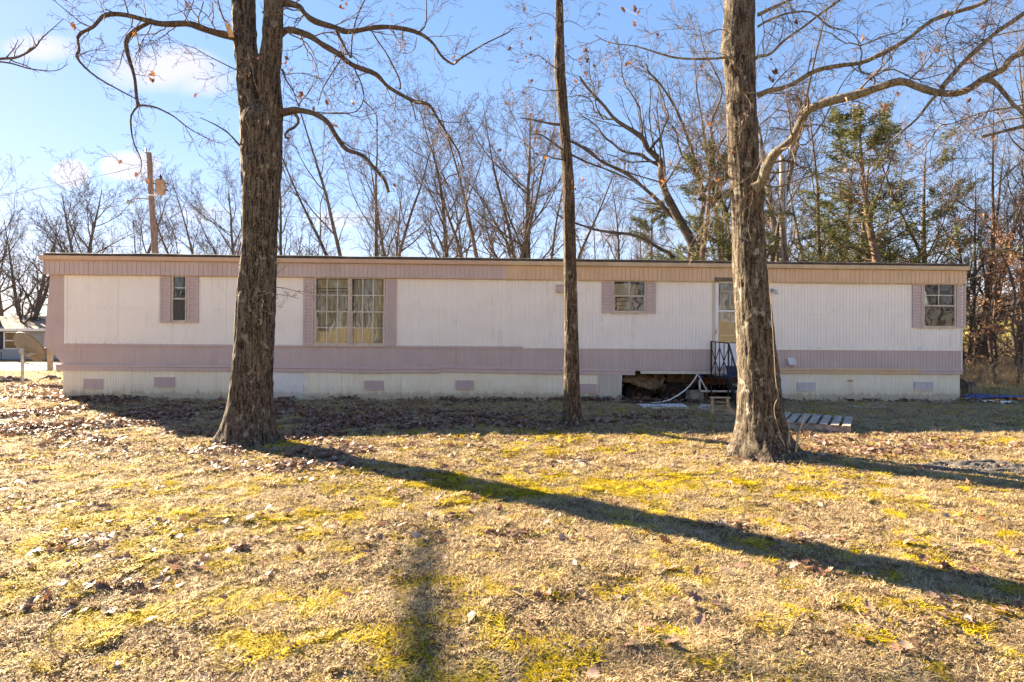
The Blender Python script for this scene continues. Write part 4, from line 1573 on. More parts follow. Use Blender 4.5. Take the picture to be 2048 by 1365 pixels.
# white hose and red hose
pts = [(1395, 748, -.03), (1390, 758, -.05), (1381, 770, -.09), (1370, 781, -.14), (1356, 791, -.18), (1340, 800, -.2), (1322, 805, -.2), (1303, 806, -.16)]
mb = MB().tube([HWp(*hpt(a, b_, c_)) for a, b_, c_ in pts], .017, 8)
mb.build('drain_hose', M['pvc'], smooth=True, label='white flexible hose curving down from under the floor to the ground', category='hose')
pts = [(1240, 801, .02), (1258, 801.5, .0), (1272, 803, -.02), (1283, 804.5, -.06), (1298, 806, -.12)]
mb = MB().tube([HWp(*hpt(a, b_, c_)) + Vector((0, 0, .01)) for a, b_, c_ in pts], .012, 8)
mb.build('garden_hose', M['red'], smooth=True, label='red hose lying along the dark opening under the home', category='hose')

# steps: iron frame with treads and a scissor-pattern railing
st = on_home('entrance_steps', label='black iron entrance steps with lattice railing beside the white door', category='steps')
ux0, ux1 = U(1421, 700), U(1421, 700) + .82
yf = -.98
zp = .66
for i in range(5):
    y_ = -.07 - i * .19
    MB().box(ux0 + .02, ux1 - .02, y_ - .18, y_, zp - .035, zp).build('platform_board', M['blue'] if i > 2 else M['greywood'], st)
nst = 3
for i in range(nst):
    z_ = zp - (i + 1) * zp / (nst + 1)
    y_ = yf - i * .17
    MB().box(ux0 + .03, ux1 - .03, y_ - .20, y_ - .005, z_ - .04, z_).build('tread', M['greywood'], st)
for uu in (ux0, ux1):
    mb = MB()
    g = gz0(*(HWp(uu, yf, 0).xy)) - HWp(uu, yf, 0).z
    mb.beam((uu, -.05, -.02), (uu, -.05, 1.38), .028)
    mb.beam((uu, yf, -.02), (uu, yf, 1.33), .028)
    mb.beam((uu, -.05, zp - .06), (uu, yf, zp - .06), .03, .05)
    mb.beam((uu, yf, zp - .06), (uu, yf - .50, .02), .03, .08)
    mb.beam((uu, yf - .48, -.02), (uu, yf - .48, .62), .028)
    mb.build('stair_frame', M['iron'], st)
    mb = MB()
    mb.beam((uu, -.03, 1.38), (uu, yf, 1.34), .03, .022)
    mb.beam((uu, yf, 1.34), (uu, yf - .48, .64), .03, .022)
    mb.build('handrail', M['iron'], st)
    for i in range(1, 4):
        y_ = -.05 + (yf + .05) * i / 4
        MB().beam((uu, y_, zp - .3), (uu, y_, 1.37), .016).build('baluster', M['iron'], st)
    for i in range(1, 3):
        y_ = yf - .16 * i
        MB().beam((uu, y_, .1), (uu, y_, 1.34 - .70 * i / 3 - .02), .016).build('baluster', M['iron'], st)
    if uu == ux1:
        continue
    zt, zm, zb = 1.24, .95, .70
    q_ = (yf + .05) / 4
    for (a, za), (c_, zc) in (((0, zt), (1, zm)), ((1, zm), (2, zt)), ((2, zt), (3, zm)), ((3, zm), (4, zt)), ((0, zb), (1, zm)), ((1, zm), (2, zb)), ((2, zb), (3, zm)), ((3, zm), (4, zb))):
        MB().beam((uu, -.05 + q_ * a, za), (uu, -.05 + q_ * c_, zc), .014).build('lattice_bar', M['iron'], st)

# tub, box and clutter under the steps
bx = on_home('storage_tub', label='dark blue plastic tub on the steps below the railing', category='tub')
u_, v_ = hp(1450, 757, -.7)
MB().prism_x([(-.85, zp), (-.50, zp), (-.47, zp + .17), (-.88, zp + .17)], u_ + .12, u_ + .45).build('tub', M['blue'], bx, bevel=.01)
MB().box(u_ + .10, u_ + .47, -.90, -.45, zp + .172, zp + .19).build('rim', M['blue'], bx)
cb = on_home('concrete_crate', label='grey green open crate standing in the dark gap beside the pipe', category='crate')
u_, v_ = hp(1380, 803, .1)
u2_, v2_ = hp(1408, 782, .1)
mb = MB().box(u_, u2_, .08, .10, v_, v2_).box(u_, u2_, .38, .40, v_, v2_).box(u_, u_ + .02, .10, .38, v_, v2_).box(u2_ - .02, u2_, .10, .38, v_, v2_).box(u_ + .02, u2_ - .02, .10, .38, v_, v_ + .02)
mb.build('crate', M['concrete'], cb, bevel=.004)
MB().box(u_ - .012, u2_ + .012, .065, .0795, v2_ - .03, v2_ + .005).build('rim', M['concrete'], cb)
cb.name = 'crate'
r_ = random.Random(2)
bn_ = on_home('rag_bundle', label='crumpled white and blue cloth lying behind the second wheel', category='cloth')
u_, v_ = hp(1365, 776, .9)
mb = MB()
X, Y = np.meshgrid(np.linspace(-.28, .28, 24), np.linspace(-.2, .2, 18))
Z = .16 * np.exp(-(X ** 2 / .03 + Y ** 2 / .02)) + .08 * noise3(X * 12, Y * 12, 0, 8) + .05
V = np.stack([X + u_, Y + .95, Z + v_ - .1], -1).reshape(-1, 3)
idx = np.arange(24 * 18).reshape(18, 24)
q = np.stack([idx[:-1, :-1], idx[:-1, 1:], idx[1:, 1:], idx[1:, :-1]], -1).reshape(-1, 4)
mobj('cloth', np_mesh('cloth', V, [q], True), m_simple('blue white cloth', (.34, .40, .44), .9, .2, 8), parent=bn_)
MB().tube([hpt(1257, 800, .15), hpt(1258, 797, .15)], .03, 8).build('bottle_cap', M['orange'], bn_).hide_render = True
bpy.data.objects.remove(bpy.data.objects['bottle_cap'])


mb = MB()
r_ = random.Random(44)
for i in range(240):
    u_ = r_.uniform(U(1245), U(1550))
    y_ = r_.uniform(-.05, 1.1)
    p = HWp(u_, y_, 0)
    z = gz0(p.x, p.y) + r_.uniform(.01, .05)
    s = r_.uniform(.02, .07)
    a = r_.uniform(0, 6.28)
    d1, d2 = Vector((math.cos(a) * s, math.sin(a) * s, r_.uniform(-.02, .03))), Vector((-math.sin(a) * s * .6, math.cos(a) * s * .6, r_.uniform(-.02, .03)))
    q0 = Vector((p.x, p.y, z))
    mb.add([q0 - d1, q0 + d2, q0 + d1, q0 - d2], [(0, 1, 2, 3)])
mb.build('debris', M['leaf_ground'], kind='stuff', label='dead leaves and scraps blown under the open part of the home', category='debris')
for (a, b_, c_), (a2, b2_, c2_), w_, lb in [((1262, 797, .35), (1330, 800, .2), .05, 'dark plank on the soil between the wheels'), ((1340, 803, .1), (1380, 797, .3), .04, 'short plank lying in front of the crate'),
                                      ((1412, 782, .35), (1452, 799, .3), .035, 'thin plank leaning under the steps')]:
    p_, q_ = HWp(*hpt(a, b_, c_)), HWp(*hpt(a2, b2_, c2_))
    MB().beam(p_, q_, w_, .02).build('plank', M['plywood'], label=lb, category='plank')
MB().beam(HWp(*hpt(1413, 775, .05)), HWp(*hpt(1413, 806, .05)), .06).build('stake', M['plywood'], label='short dark wooden stake propping the pipe elbow', category='stake')

# corrugated white sheets on the ground
def ground_sheet(name, corners, mat, rib=.076, lift=.028, amp=.008, **kw):
    """corners: 4 photo pixels on the ground a,b,c,d (a-b along the ribs' cross direction)"""
    P = [G(*c_) for c_ in corners]
    n, k2 = 72, 12
    V = []
    for i in range(n):
        t = i / (n - 1)
        for j in range(k2):
            s_ = j / (k2 - 1)
            p = (P[0].lerp(P[1], t)).lerp(P[3].lerp(P[2], t), s_)
            V.append((p.x, p.y, gz0(p.x, p.y) + lift + amp * math.sin(t * (P[1] - P[0]).length / rib * 6.283) + .008 * math.sin(t * 5 + s_ * 3)))
    idx = np.arange(n * k2).reshape(n, k2)
    q = np.stack([idx[:-1, :-1], idx[1:, :-1], idx[1:, 1:], idx[:-1, 1:]], -1).reshape(-1, 4)
    o = mobj(name, np_mesh(name, V, [q], True), mat, **kw)
    sol = o.modifiers.new('thick', 'SOLIDIFY')
    sol.thickness = .006
    return o


ground_sheet('metal_sheet', [(1292, 822), (1384, 821), (1366, 810.5), (1273, 810.5)], M['sheet'], label='long white corrugated sheet lying in front of the dark opening', category='metal sheet')
ground_sheet('metal_sheet', [(1398, 823), (1425, 823), (1428, 811), (1401, 811)], M['sheet'], label='short white corrugated sheet lying just left of the small stool', category='metal sheet')
ground_sheet('metal_sheet', [(1725, 820), (1792, 820), (1745, 810), (1680, 811)], M['sheet'], rib=.2, label='flat pale panel on the ground under the dark hole in the skirting', category='metal sheet')
ground_sheet('board', [(1930, 801), (1973, 799), (1968, 793.5), (1935, 795)], M['sheet'], rib=.4, label='short white board on the ground off the right end', category='board')
p, q_ = G(1935, 785), G(1974, 793)
MB().beam(p + Vector((0, 0, .03)), q_ + Vector((0, 0, .03)), .07, .025).build('board', M['sheet'], label='thin white batten pointing right beyond the right end', category='board')
for a, c_, lb in (((1640, 815), (1738, 809), 'long thin stick lying against the right skirting'), ((1735, 813), (1885, 807), 'bowed lath lying along the foot of the right skirting')):
    p, q_ = G(*a), G(*c_)
    mid = (p + q_) / 2 + Vector((0, .06, .02))
    MB().tube([p + Vector((0, 0, .02)), mid, q_ + Vector((0, 0, .03))], .012, 6).build('stick', M['tanwood'], label=lb, category='stick')

# small wooden stool frame, tipped on its side
g = G(1440, 834)
stl = empty('wooden_stool', (g.x - .16, g.y, g.z), rad(-4), label='small tan wooden frame with turned rungs standing by the steps', category='stool')
for x0, w_ in ((.0, .045), (.27, .05)):
    MB().box(x0, x0 + w_, 0, .045, -.02, .335).build('leg', M['tanwood'], stl, bevel=.004)
MB().box(-.02, .345, -.02, .075, .336, .362).build('top_board', M['tanwood'], stl, bevel=.006)
for z_ in (.06, .13, .20, .27):
    MB().tube([(.046, .022, z_), (.269, .022, z_ - .004)], .009, 8).build('rung', M['tanwood'], stl)
MB().prism_y([(.325, .33), (.345, .20), (.40, .12), (.50, .06), (.60, .02), (.60, -.02), (.42, -.02), (.33, .02)], .05, .085).build('curved_foot', M['tanwood'], stl, bevel=.004)
for z_ in (.10, .24):
    MB().tube([(.02, .05, z_), (.02, .3, z_ - .05)], .009, 8).build('rung', M['tanwood'], stl)

# pallet
d_s = Vector((.53, .85, 0)).normalized()
d_c = Vector((.85, -.53, 0)).normalized()
fr_ = G(1702, 873)
pal = empty('wooden_pallet', (fr_.x, fr_.y, 0), math.atan2(d_c.y, d_c.x), label='weathered grey wooden pallet lying behind the right oak', category='pallet')
pal.location.z = gz0(fr_.x - .3, fr_.y + .7) + .01
L_, Wd = 1.22, 1.05
r_ = random.Random(3)
for x0 in (0, ):
    pass
for y_ in (.02, L_ / 2 - .02, L_ - .06):
    MB().box(-Wd, 0, y_, y_ + .04, .018, .105).build('stringer', M['greywood'], pal, bevel=.003)
for i in range(7):
    x0 = -.115 - i * .155
    o = MB().box(x0, x0 + .11, -.01, L_ + .01, .1055, .124).build('slat', M['greywood'], pal, bevel=.003)
    o.rotation_euler = (r_.uniform(-.004, .008), r_.uniform(-.02, .02), r_.uniform(-.008, .008))
for i in range(3):
    x0 = -.115 - i * .46
    MB().box(x0, x0 + .11, 0, L_, 0, .017).build('base_slat', M['greywood'], pal)

# debris off the right end: logs, blue tarp, orange wrappers
p = G(1926, 796)
mb = MB()
mb.tube([(p.x + .1, p.y + .2, p.z + .22), (p.x - .05, p.y + 1.1, p.z + .24)], .24, 14)
mb.build('log', M['log'], smooth=False, label='dark thick log end against the right end of the home', category='log')
p = G(1946, 790)
MB().tube([(p.x - .25, p.y + .3, p.z + .17), (p.x + .35, p.y + .5, p.z + .16)], .15, 12).build('log', M['log'], label='smaller log lying right of the thick log', category='log')
p = G(2000, 800)
X, Y = np.meshgrid(np.linspace(-.75, .9, 60), np.linspace(-.25, .5, 30))
Z = .03 + .13 * np.clip(fbm2(X * 3, Y * 5, 61, 4) - .3, 0, 1) * (1 - np.clip(np.abs(X / .9), 0, 1) ** 4) + .02 * noise3(X * 18, Y * 18, 0, 62)
V = np.stack([X + p.x, Y + p.y, Z + p.z], -1).reshape(-1, 3)
idx = np.arange(60 * 30).reshape(30, 60)
q = np.stack([idx[:-1, :-1], idx[:-1, 1:], idx[1:, 1:], idx[1:, :-1]], -1).reshape(-1, 4)
mobj('tarp', np_mesh('tarp', V, [q], True), M['blue'], label='crumpled blue tarpaulin on the ground at the right edge', category='tarp')
for (a, b_), lb, mt in (((1994, 806), 'orange plastic wrapper in front of the blue tarp', 'orange'), ((2034, 803), 'smaller orange wrapper at the right end of the blue tarp', 'orange'),
                        ((2014, 809), 'crumpled white paper scrap beside the blue tarp', 'paper'), ((1972, 807), 'pale paper scrap left of the orange wrapper', 'paper')):
    p = G(a, b_)
    X, Y = np.meshgrid(np.linspace(-.16, .16, 16), np.linspace(-.1, .1, 12))
    Z = .02 + .07 * noise3(X * 22, Y * 22, 0, a)
    V = np.stack([X + p.x, Y + p.y, Z + p.z], -1).reshape(-1, 3)
    idx = np.arange(16 * 12).reshape(12, 16)
    q = np.stack([idx[:-1, :-1], idx[:-1, 1:], idx[1:, 1:], idx[1:, :-1]], -1).reshape(-1, 4)
    mobj('wrapper', np_mesh('wrapper', V, [q], False), M[mt], label=lb, category='litter')

# satellite dish seen from behind
g = G(45, 771)
Yd = g.y
sdsh = empty('satellite_dish', g, label='grey satellite dish on a steel pole seen from behind, left of the home', category='satellite dish')
sc_ = Yd / F
MB().tube([(0, 0, -.1), (0, 0, (771 - 703) * sc_)], .038, 12).build('pole', M['galv'], sdsh)
mb = MB()
R_, kk, rr = .54, 40, 8
vs, fs = [], []
for side in (0, 1):
    for i in range(rr + 1):
        r0 = R_ * i / rr
        for j in range(kk):
            an = 2 * math.pi * j / kk
            vs.append((r0 * math.cos(an), .92 * r0 * math.sin(an), .30 * (r0 ** 2) + side * .012))
for side in (0, 1):
    o_ = side * (rr + 1) * kk
    for i in range(rr):
        for j in range(kk):
            a, b_, c_, d_ = o_ + i * kk + j, o_ + i * kk + (j + 1) % kk, o_ + (i + 1) * kk + (j + 1) % kk, o_ + (i + 1) * kk + j
            fs.append((a, b_, c_, d_) if side else (d_, c_, b_, a))
for j in range(kk):
    a, b_ = rr * kk + j, rr * kk + (j + 1) % kk
    fs.append((a, b_, b_ + (rr + 1) * kk, a + (rr + 1) * kk))
mb.add(vs, fs)
dish = mb.build('reflector', M['dish'], sdsh, smooth=True)
dish.location = ((52 - 45) * sc_ * 1.0, .03, (771 - 698) * sc_)
# the bowl opens up, away and to the right; its back faces the camera
nrm = Vector((.22, .80, .50)).normalized()
dish.rotation_euler = nrm.to_track_quat('Z', 'Y').to_euler()
mb = MB().box(-.07, .07, -.05, .03, (771 - 708) * sc_, (771 - 697) * sc_).tube([(0, 0, (771 - 706) * sc_), (.2, -.03, (771 - 712) * sc_), (.32, .1, (771 - 706) * sc_)], .018, 8)
mb.build('bracket', M['galv'], sdsh)
arm_end = Vector(((83 - 45) * sc_, .45, (771 - 690) * sc_))
MB().tube([(.12, .0, (771 - 710) * sc_), arm_end], .016, 8).build('feed_arm', M['galv'], sdsh)
mb = MB().lathe([(.03, -.06), (.05, -.05), (.06, .03), (.03, .05)], 12, 'z', arm_end)
mb.box(arm_end.x - .10, arm_end.x + .05, arm_end.y - .04, arm_end.y + .04, arm_end.z - .02, arm_end.z + .05)
mb.build('receiver', M['pvc'], sdsh)

# wooden service post left of the home
g = G(100.5, 744)
sp = empty('service_post', g, label='short square wooden post beside the flared left end of the home', category='post')
s_ = g.y / F
MB().box(-3.6 * s_, 3.6 * s_, -.08, .08, -.1, 46 * s_).build('post', M['tanwood'], sp)
MB().box(-14 * s_, -3 * s_, -.06, .06, 42 * s_, 48 * s_).build('socket', M['red'], sp)


# ------------------------------------------------------------------ TREES: branch generator
def norm(v):
    return v / np.maximum(np.linalg.norm(v, axis=-1, keepdims=True), 1e-9)


def tubes(P, R, k=3):
    """P (N,n,3), R (N,n) -> vertices, quads"""
    N, n, _ = P.shape
    T = np.empty_like(P)
    T[:, 1:-1] = P[:, 2:] - P[:, :-2]
    T[:, 0] = P[:, 1] - P[:, 0]
    T[:, -1] = P[:, -1] - P[:, -2]
    T = norm(T)
    ref = np.zeros_like(T)
    main = norm(P[:, -1] - P[:, 0])
    use_x = np.abs(main[:, 2]) > .8
    ref[use_x, :, 0] = 1
    ref[~use_x, :, 2] = 1
    A = norm(np.cross(T, ref))
    B = np.cross(T, A)
    an = np.arange(k) * 2 * np.pi / k
    V = P[:, :, None] + R[:, :, None, None] * (A[:, :, None] * np.cos(an)[None, None, :, None] + B[:, :, None] * np.sin(an)[None, None, :, None])
    idx = np.arange(N * n * k).reshape(N, n, k)
    q = np.stack([idx[:, :-1], np.roll(idx[:, :-1], -1, 2), np.roll(idx[:, 1:], -1, 2), idx[:, 1:]], -1).reshape(-1, 4)
    return V.reshape(-1, 3), q


def join_tubes(levels):
    Vs, Qs, off = [], [], 0
    for P, R, k in levels:
        if len(P) == 0:
            continue
        v, q = tubes(P, R, k)
        Vs.append(v)
        Qs.append(q + off)
        off += len(v)
    return np.concatenate(Vs), np.concatenate(Qs)


def spawn(P, R, per, t0, t1, lf, ang, npts, rng, wob=.25, up=0.0, rs=.6, rmin=.004, taper=.3, shrink=.5, droop=None, flat=0.0, absL=None):
    N, n, _ = P.shape
    seg = np.linalg.norm(P[:, 1:] - P[:, :-1], axis=-1).sum(1)
    t = t0 + (t1 - t0) * (np.arange(per)[None] + rng.uniform(0, 1, (N, per))) / per
    f = t * (n - 1)
    i = np.clip(f.astype(int), 0, n - 2)
    w = (f - i)[..., None]
    ar = np.arange(N)[:, None]
    base = P[ar, i] * (1 - w) + P[ar, i + 1] * w
    rad_ = R[ar, i] * (1 - w[..., 0]) + R[ar, i + 1] * w[..., 0]
    T = norm(P[ar, i + 1] - P[ar, i])
    rnd = rng.normal(0, 1, T.shape)
    rnd[..., 2] *= (1 - flat)
    perp = norm(rnd - (rnd * T).sum(-1, keepdims=True) * T)
    a = np.radians(rng.uniform(ang[0], ang[1], t.shape))[..., None]
    D = norm(np.cos(a) * T + np.sin(a) * perp)
    L = (seg[:, None] if absL is None else absL) * lf * (1 - shrink * t) * rng.uniform(.65, 1.25, t.shape)
    M_ = N * per
    base, D, L, r0 = base.reshape(M_, 3), D.reshape(M_, 3), L.reshape(M_), np.maximum(rad_.reshape(M_) * rs, rmin)
    out = np.empty((M_, npts, 3))
    out[:, 0] = base
    step = (L / (npts - 1))[:, None]
    upv = np.array([0, 0, up])
    for j in range(1, npts):
        D = norm(D + rng.normal(0, wob, D.shape) + upv)
        out[:, j] = out[:, j - 1] + D * step
    Rr = r0[:, None] * np.linspace(1, taper, npts)[None]
    return out, np.maximum(Rr, rmin * .5)


def leader(H, r, lean, rng, n=12, wob=.045, base=(0, 0, -.2), up=.05, taper=.05):
    P = np.empty((1, n, 3))
    P[0, 0] = base
    D = np.array([[math.sin(lean[0]), math.sin(lean[1]), 1.0]])
    D = norm(D)
    for j in range(1, n):
        D = norm(D + rng.normal(0, wob, (1, 3)) * (1, 1, .2) + np.array([0, 0, up]))
        P[0, j] = P[0, j - 1] + D[0] * H / (n - 1)
    R = r * (np.linspace(1, taper, n) ** .9)[None]
    R[0, 0] *= 1.25
    return P, R


def bare_tree_mesh(seed, H=13, r=.24, leaders=1, spread=.25, limb=(.28, .95), per=(14, 7, 6, 4), ang=(35, 60), curl=.12, lf=(.42, .5, .5, .5), twig_r=.007):
    rng = np.random.default_rng(seed)
    Ls = []
    for i in range(leaders):
        an = 2 * np.pi * i / leaders + rng.uniform(-.4, .4)
        sp = 0 if leaders == 1 else spread * rng.uniform(.6, 1.3)
        Ls.append(leader(H * rng.uniform(.88, 1), r * (1 if leaders == 1 else .72), (sp * math.cos(an), sp * math.sin(an)), rng, up=.03 if leaders == 1 else .05))
    P0 = np.concatenate([p for p, _ in Ls])
    R0 = np.concatenate([q for _, q in Ls])
    p1, r1 = spawn(P0, R0, max(3, per[0] // leaders), limb[0], limb[1], lf[0], ang, 10, rng, .12, curl * .6, .5, taper=.12)
    p2, r2 = spawn(p1, r1, per[1] + 2, .15, 1, lf[1], (22, 55), 7, rng, .12, curl * .5, .55, rmin=.008, taper=.2)
    p2b, r2b = spawn(P0, R0, per[1] + 5, .45, 1, .17, (30, 60), 7, rng, .12, curl * .6, .3, rmin=.008, taper=.2)
    p2, r2 = np.concatenate([p2, p2b]), np.concatenate([r2, r2b])
    p3, r3 = spawn(p2, r2, per[2], .1, 1, lf[2], (22, 60), 4, rng, .2, .05, .6, rmin=twig_r)
    p4, r4 = spawn(p3, r3, per[3], .1, 1, lf[3], (20, 60), 3, rng, .2, .03, .7, rmin=twig_r * .8)
    tv, tq = join_tubes([(P0, R0, 8)])
    cv, cq = join_tubes([(p1, r1, 5), (p2, r2, 4), (p3, r3, 3), (p4, r4, 3)])
    return np_mesh('trunk', tv, [tq], True), np_mesh('crown', cv, [cq], False), (p3, p4)


def leaf_cards(C, size, rng, jitter=.2, aspect=.6, attr=None, tri=False, flat=0.0):
    """small two-sided faces round the points C"""
    n = len(C)
    C = C + rng.normal(0, jitter, C.shape)
    a = norm(rng.normal(0, 1, (n, 3)) * (1, 1, 1 - flat))
    b_ = norm(np.cross(a, rng.normal(0, 1, (n, 3))))
    s = size * rng.uniform(.6, 1.3, (n, 1))
    V = np.stack([C - a * s, C + b_ * s * aspect, C + a * s, C - b_ * s * aspect], 1).reshape(-1, 3)
    q = np.arange(n * 4).reshape(n, 4)
    return np_mesh('foliage', V, [q], False, {'bv': np.repeat(rng.uniform(0, 1, n), 4)})


def cedar_mesh(seed, H=9, r=.16, cone=.28, start=.05, dens=1.0, leaf=.06, sparse=0.12):
    rng = np.random.default_rng(seed)
    P0, R0 = leader(H, r, (rng.uniform(-.05, .05), 0), rng, wob=.03)
    p1, r1 = spawn(P0, R0, int(70 * dens), start, .97, cone, (55, 85), 7, rng, .12, .10, .3, rmin=.012, shrink=.78)
    p2, r2 = spawn(p1, r1, 7, .25, 1, .38, (25, 60), 4, rng, .2, .08, .5, rmin=.006)
    keep = noise3(p2[:, 2, 0] * 1.1, p2[:, 2, 1] * 1.1, p2[:, 2, 2] * 1.1, seed) > .30 + sparse
    pf = p2[keep]
    C = np.concatenate([pf[:, j] * (1 - w) + pf[:, j + 1] * w for j in range(3) for w in (.2, .6, .95)])
    C = np.repeat(C, 5, axis=0)
    tv, tq = join_tubes([(P0, R0, 8)])
    bv, bq = join_tubes([(p1, r1, 4), (p2, r2, 3)])
    return np_mesh('trunk', tv, [tq], True), np_mesh('branches', bv, [bq], False), leaf_cards(C, leaf, rng, .06, .26, flat=.35)


# ------------------------------------------------------------------ the three oaks in front and their neighbour outside the frame
def trunk_mesh(Y, prof, ks=64, dz=.028, amp=.016, seed=0, flare=None, ztop=None, dYtop=0.0, ridge=(22, 3.2), knots=()):
    """prof: (photo y, left x, right x) outline of the stem; bark ridges are real relief"""
    prof = sorted(prof, key=lambda p: -p[0])
    zs = np.array([CAMH + (CYP - p[0]) / F * Y for p in prof])
    cx = np.array([((p[1] + p[2]) / 2 - CXP) / F * Y for p in prof])
    hw = np.array([(p[2] - p[1]) / 2 / F * Y for p in prof])
    if ztop is None:
        ztop = zs[-1]
    z = np.arange(zs[0] - .18, ztop, dz)
    X = np.interp(z, zs, cx)
    R = np.interp(z, zs, hw)
    ext = z > zs[-1]
    if ext.any():
        sl = (cx[-1] - cx[-3]) / (zs[-1] - zs[-3])
        X[ext] = cx[-1] + (z[ext] - zs[-1]) * sl * .6
        R[ext] = hw[-1] * np.clip(1 - (z[ext] - zs[-1]) / (ztop - zs[-1]) * .75, .1, 1)
    # smooth the centre line and radius
    ker = np.hanning(15)
    ker /= ker.sum()
    X = np.convolve(np.pad(X, 7, mode='edge'), ker, 'valid')
    R = np.convolve(np.pad(R, 7, mode='edge'), ker, 'valid')
    th = np.arange(ks) * 2 * np.pi / ks
    Z, TH = np.meshgrid(z, th, indexing='ij')
    c, s = np.cos(TH), np.sin(TH)
    Rr = R[:, None] * np.ones_like(TH)
    g0 = zs[0]
    if flare:
        n_, a_, hgt, ph = flare
        fl = np.exp(-np.clip(Z - g0, 0, None) / hgt)
        lob = np.clip(np.cos(n_ * TH + ph) + .5 * np.cos((n_ + 2) * TH + 1.3 * ph), -.3, 1.2)
        Rr = Rr * (1 + fl * a_ * lob)
    f, vf = ridge
    wz = (noise3(c * 2, s * 2, Z * 1.2, seed) - .5) * .9
    cc, ss = np.cos(TH + wz * .25), np.sin(TH + wz * .25)
    fr = f / 6.283
    n1 = noise3(cc * fr * 1.9, ss * fr * 1.9, Z * vf, seed + 1)
    n2 = noise3(cc * fr * 4.2, ss * fr * 4.2, Z * vf * 3.2, seed + 2)
    rdg = 1 - np.abs(2 * n1 - 1) * 1.6
    lump = noise3(c * 1.1, s * 1.1, Z * 1.1, seed + 3) - .5
    sc_ = np.clip(R[:, None] / R[:20].mean(), .4, 1.1)
    Rr = Rr + amp * sc_ * (rdg * 1.7 - 1.3 + (n2 - .5) * 2.0) + R[:, None] * .10 * lump
    for kz, kt, kr, kh in knots:
        dd = np.angle(np.exp(1j * (TH - kt)))
        e2 = ((Z - kz) / kr) ** 2 + (dd * R[:, None] / kr) ** 2
        Rr = Rr + kh * (np.exp(-e2 * 1.2) - .75 * np.exp(-e2 * 6))
    dY = dYtop * np.clip((Z - g0) / (ztop - g0), 0, 1)
    V = np.stack([X[:, None] + Rr * c, Y + dY + Rr * s, Z], -1).reshape(-1, 3)
    idx = np.arange(len(z) * ks).reshape(len(z), ks)
    q = np.stack([idx[:-1], np.roll(idx[:-1], -1, 1), np.roll(idx[1:], -1, 1), idx[1:]], -1).reshape(-1, 4)
    return V, q


def catmull(P, n):
    P = np.asarray(P, float)
    P = np.concatenate([[2 * P[0] - P[1]], P, [2 * P[-1] - P[-2]]])
    m = len(P) - 3
    t = np.linspace(0, m - 1e-6, n)
    i = t.astype(int)
    f = (t - i)[:, None]
    a, b_, c, d = P[i], P[i + 1], P[i + 2], P[i + 3]
    return .5 * ((2 * b_) + (-a + c) * f + (2 * a - 5 * b_ + 4 * c - d) * f ** 2 + (-a + 3 * b_ - 3 * c + d) * f ** 3)


def poly_w(pts, Y0, Y1=None):
    """photo polyline -> points in the place, its distance running from Y0 to Y1"""
    Y1 = Y0 if Y1 is None else Y1
    d = [0]
    for a, b_ in zip(pts[:-1], pts[1:]):
        d.append(d[-1] + math.hypot(a[0] - b_[0], a[1] - b_[1]))
    return [tuple(W(p[0], p[1], Y0 + (Y1 - Y0) * s / d[-1])) for p, s in zip(pts, d)]


def smooth_limb(pts3, r0, r1, n=40, wob=.012, seed=0, pw=.8):
    rng = np.random.default_rng(seed)
    P = catmull(pts3, n)
    s = np.linspace(0, 1, n)
    for k_ in range(3):
        P[:, k_] += wob * 2 * (noise3(s * n * .22, k_ * 7.7, 0, seed) - .5) * np.minimum(1, s * 8)
    R = (r0 + (r1 - r0) * s ** pw + (.35 * r0 * np.exp(-s * n * .07 / .10) if r0 > .03 and r0 < .09 else 0)) * (.84 + .34 * noise3(s * n * .5, 0, 0, seed + 9))
    return P[None], R[None]


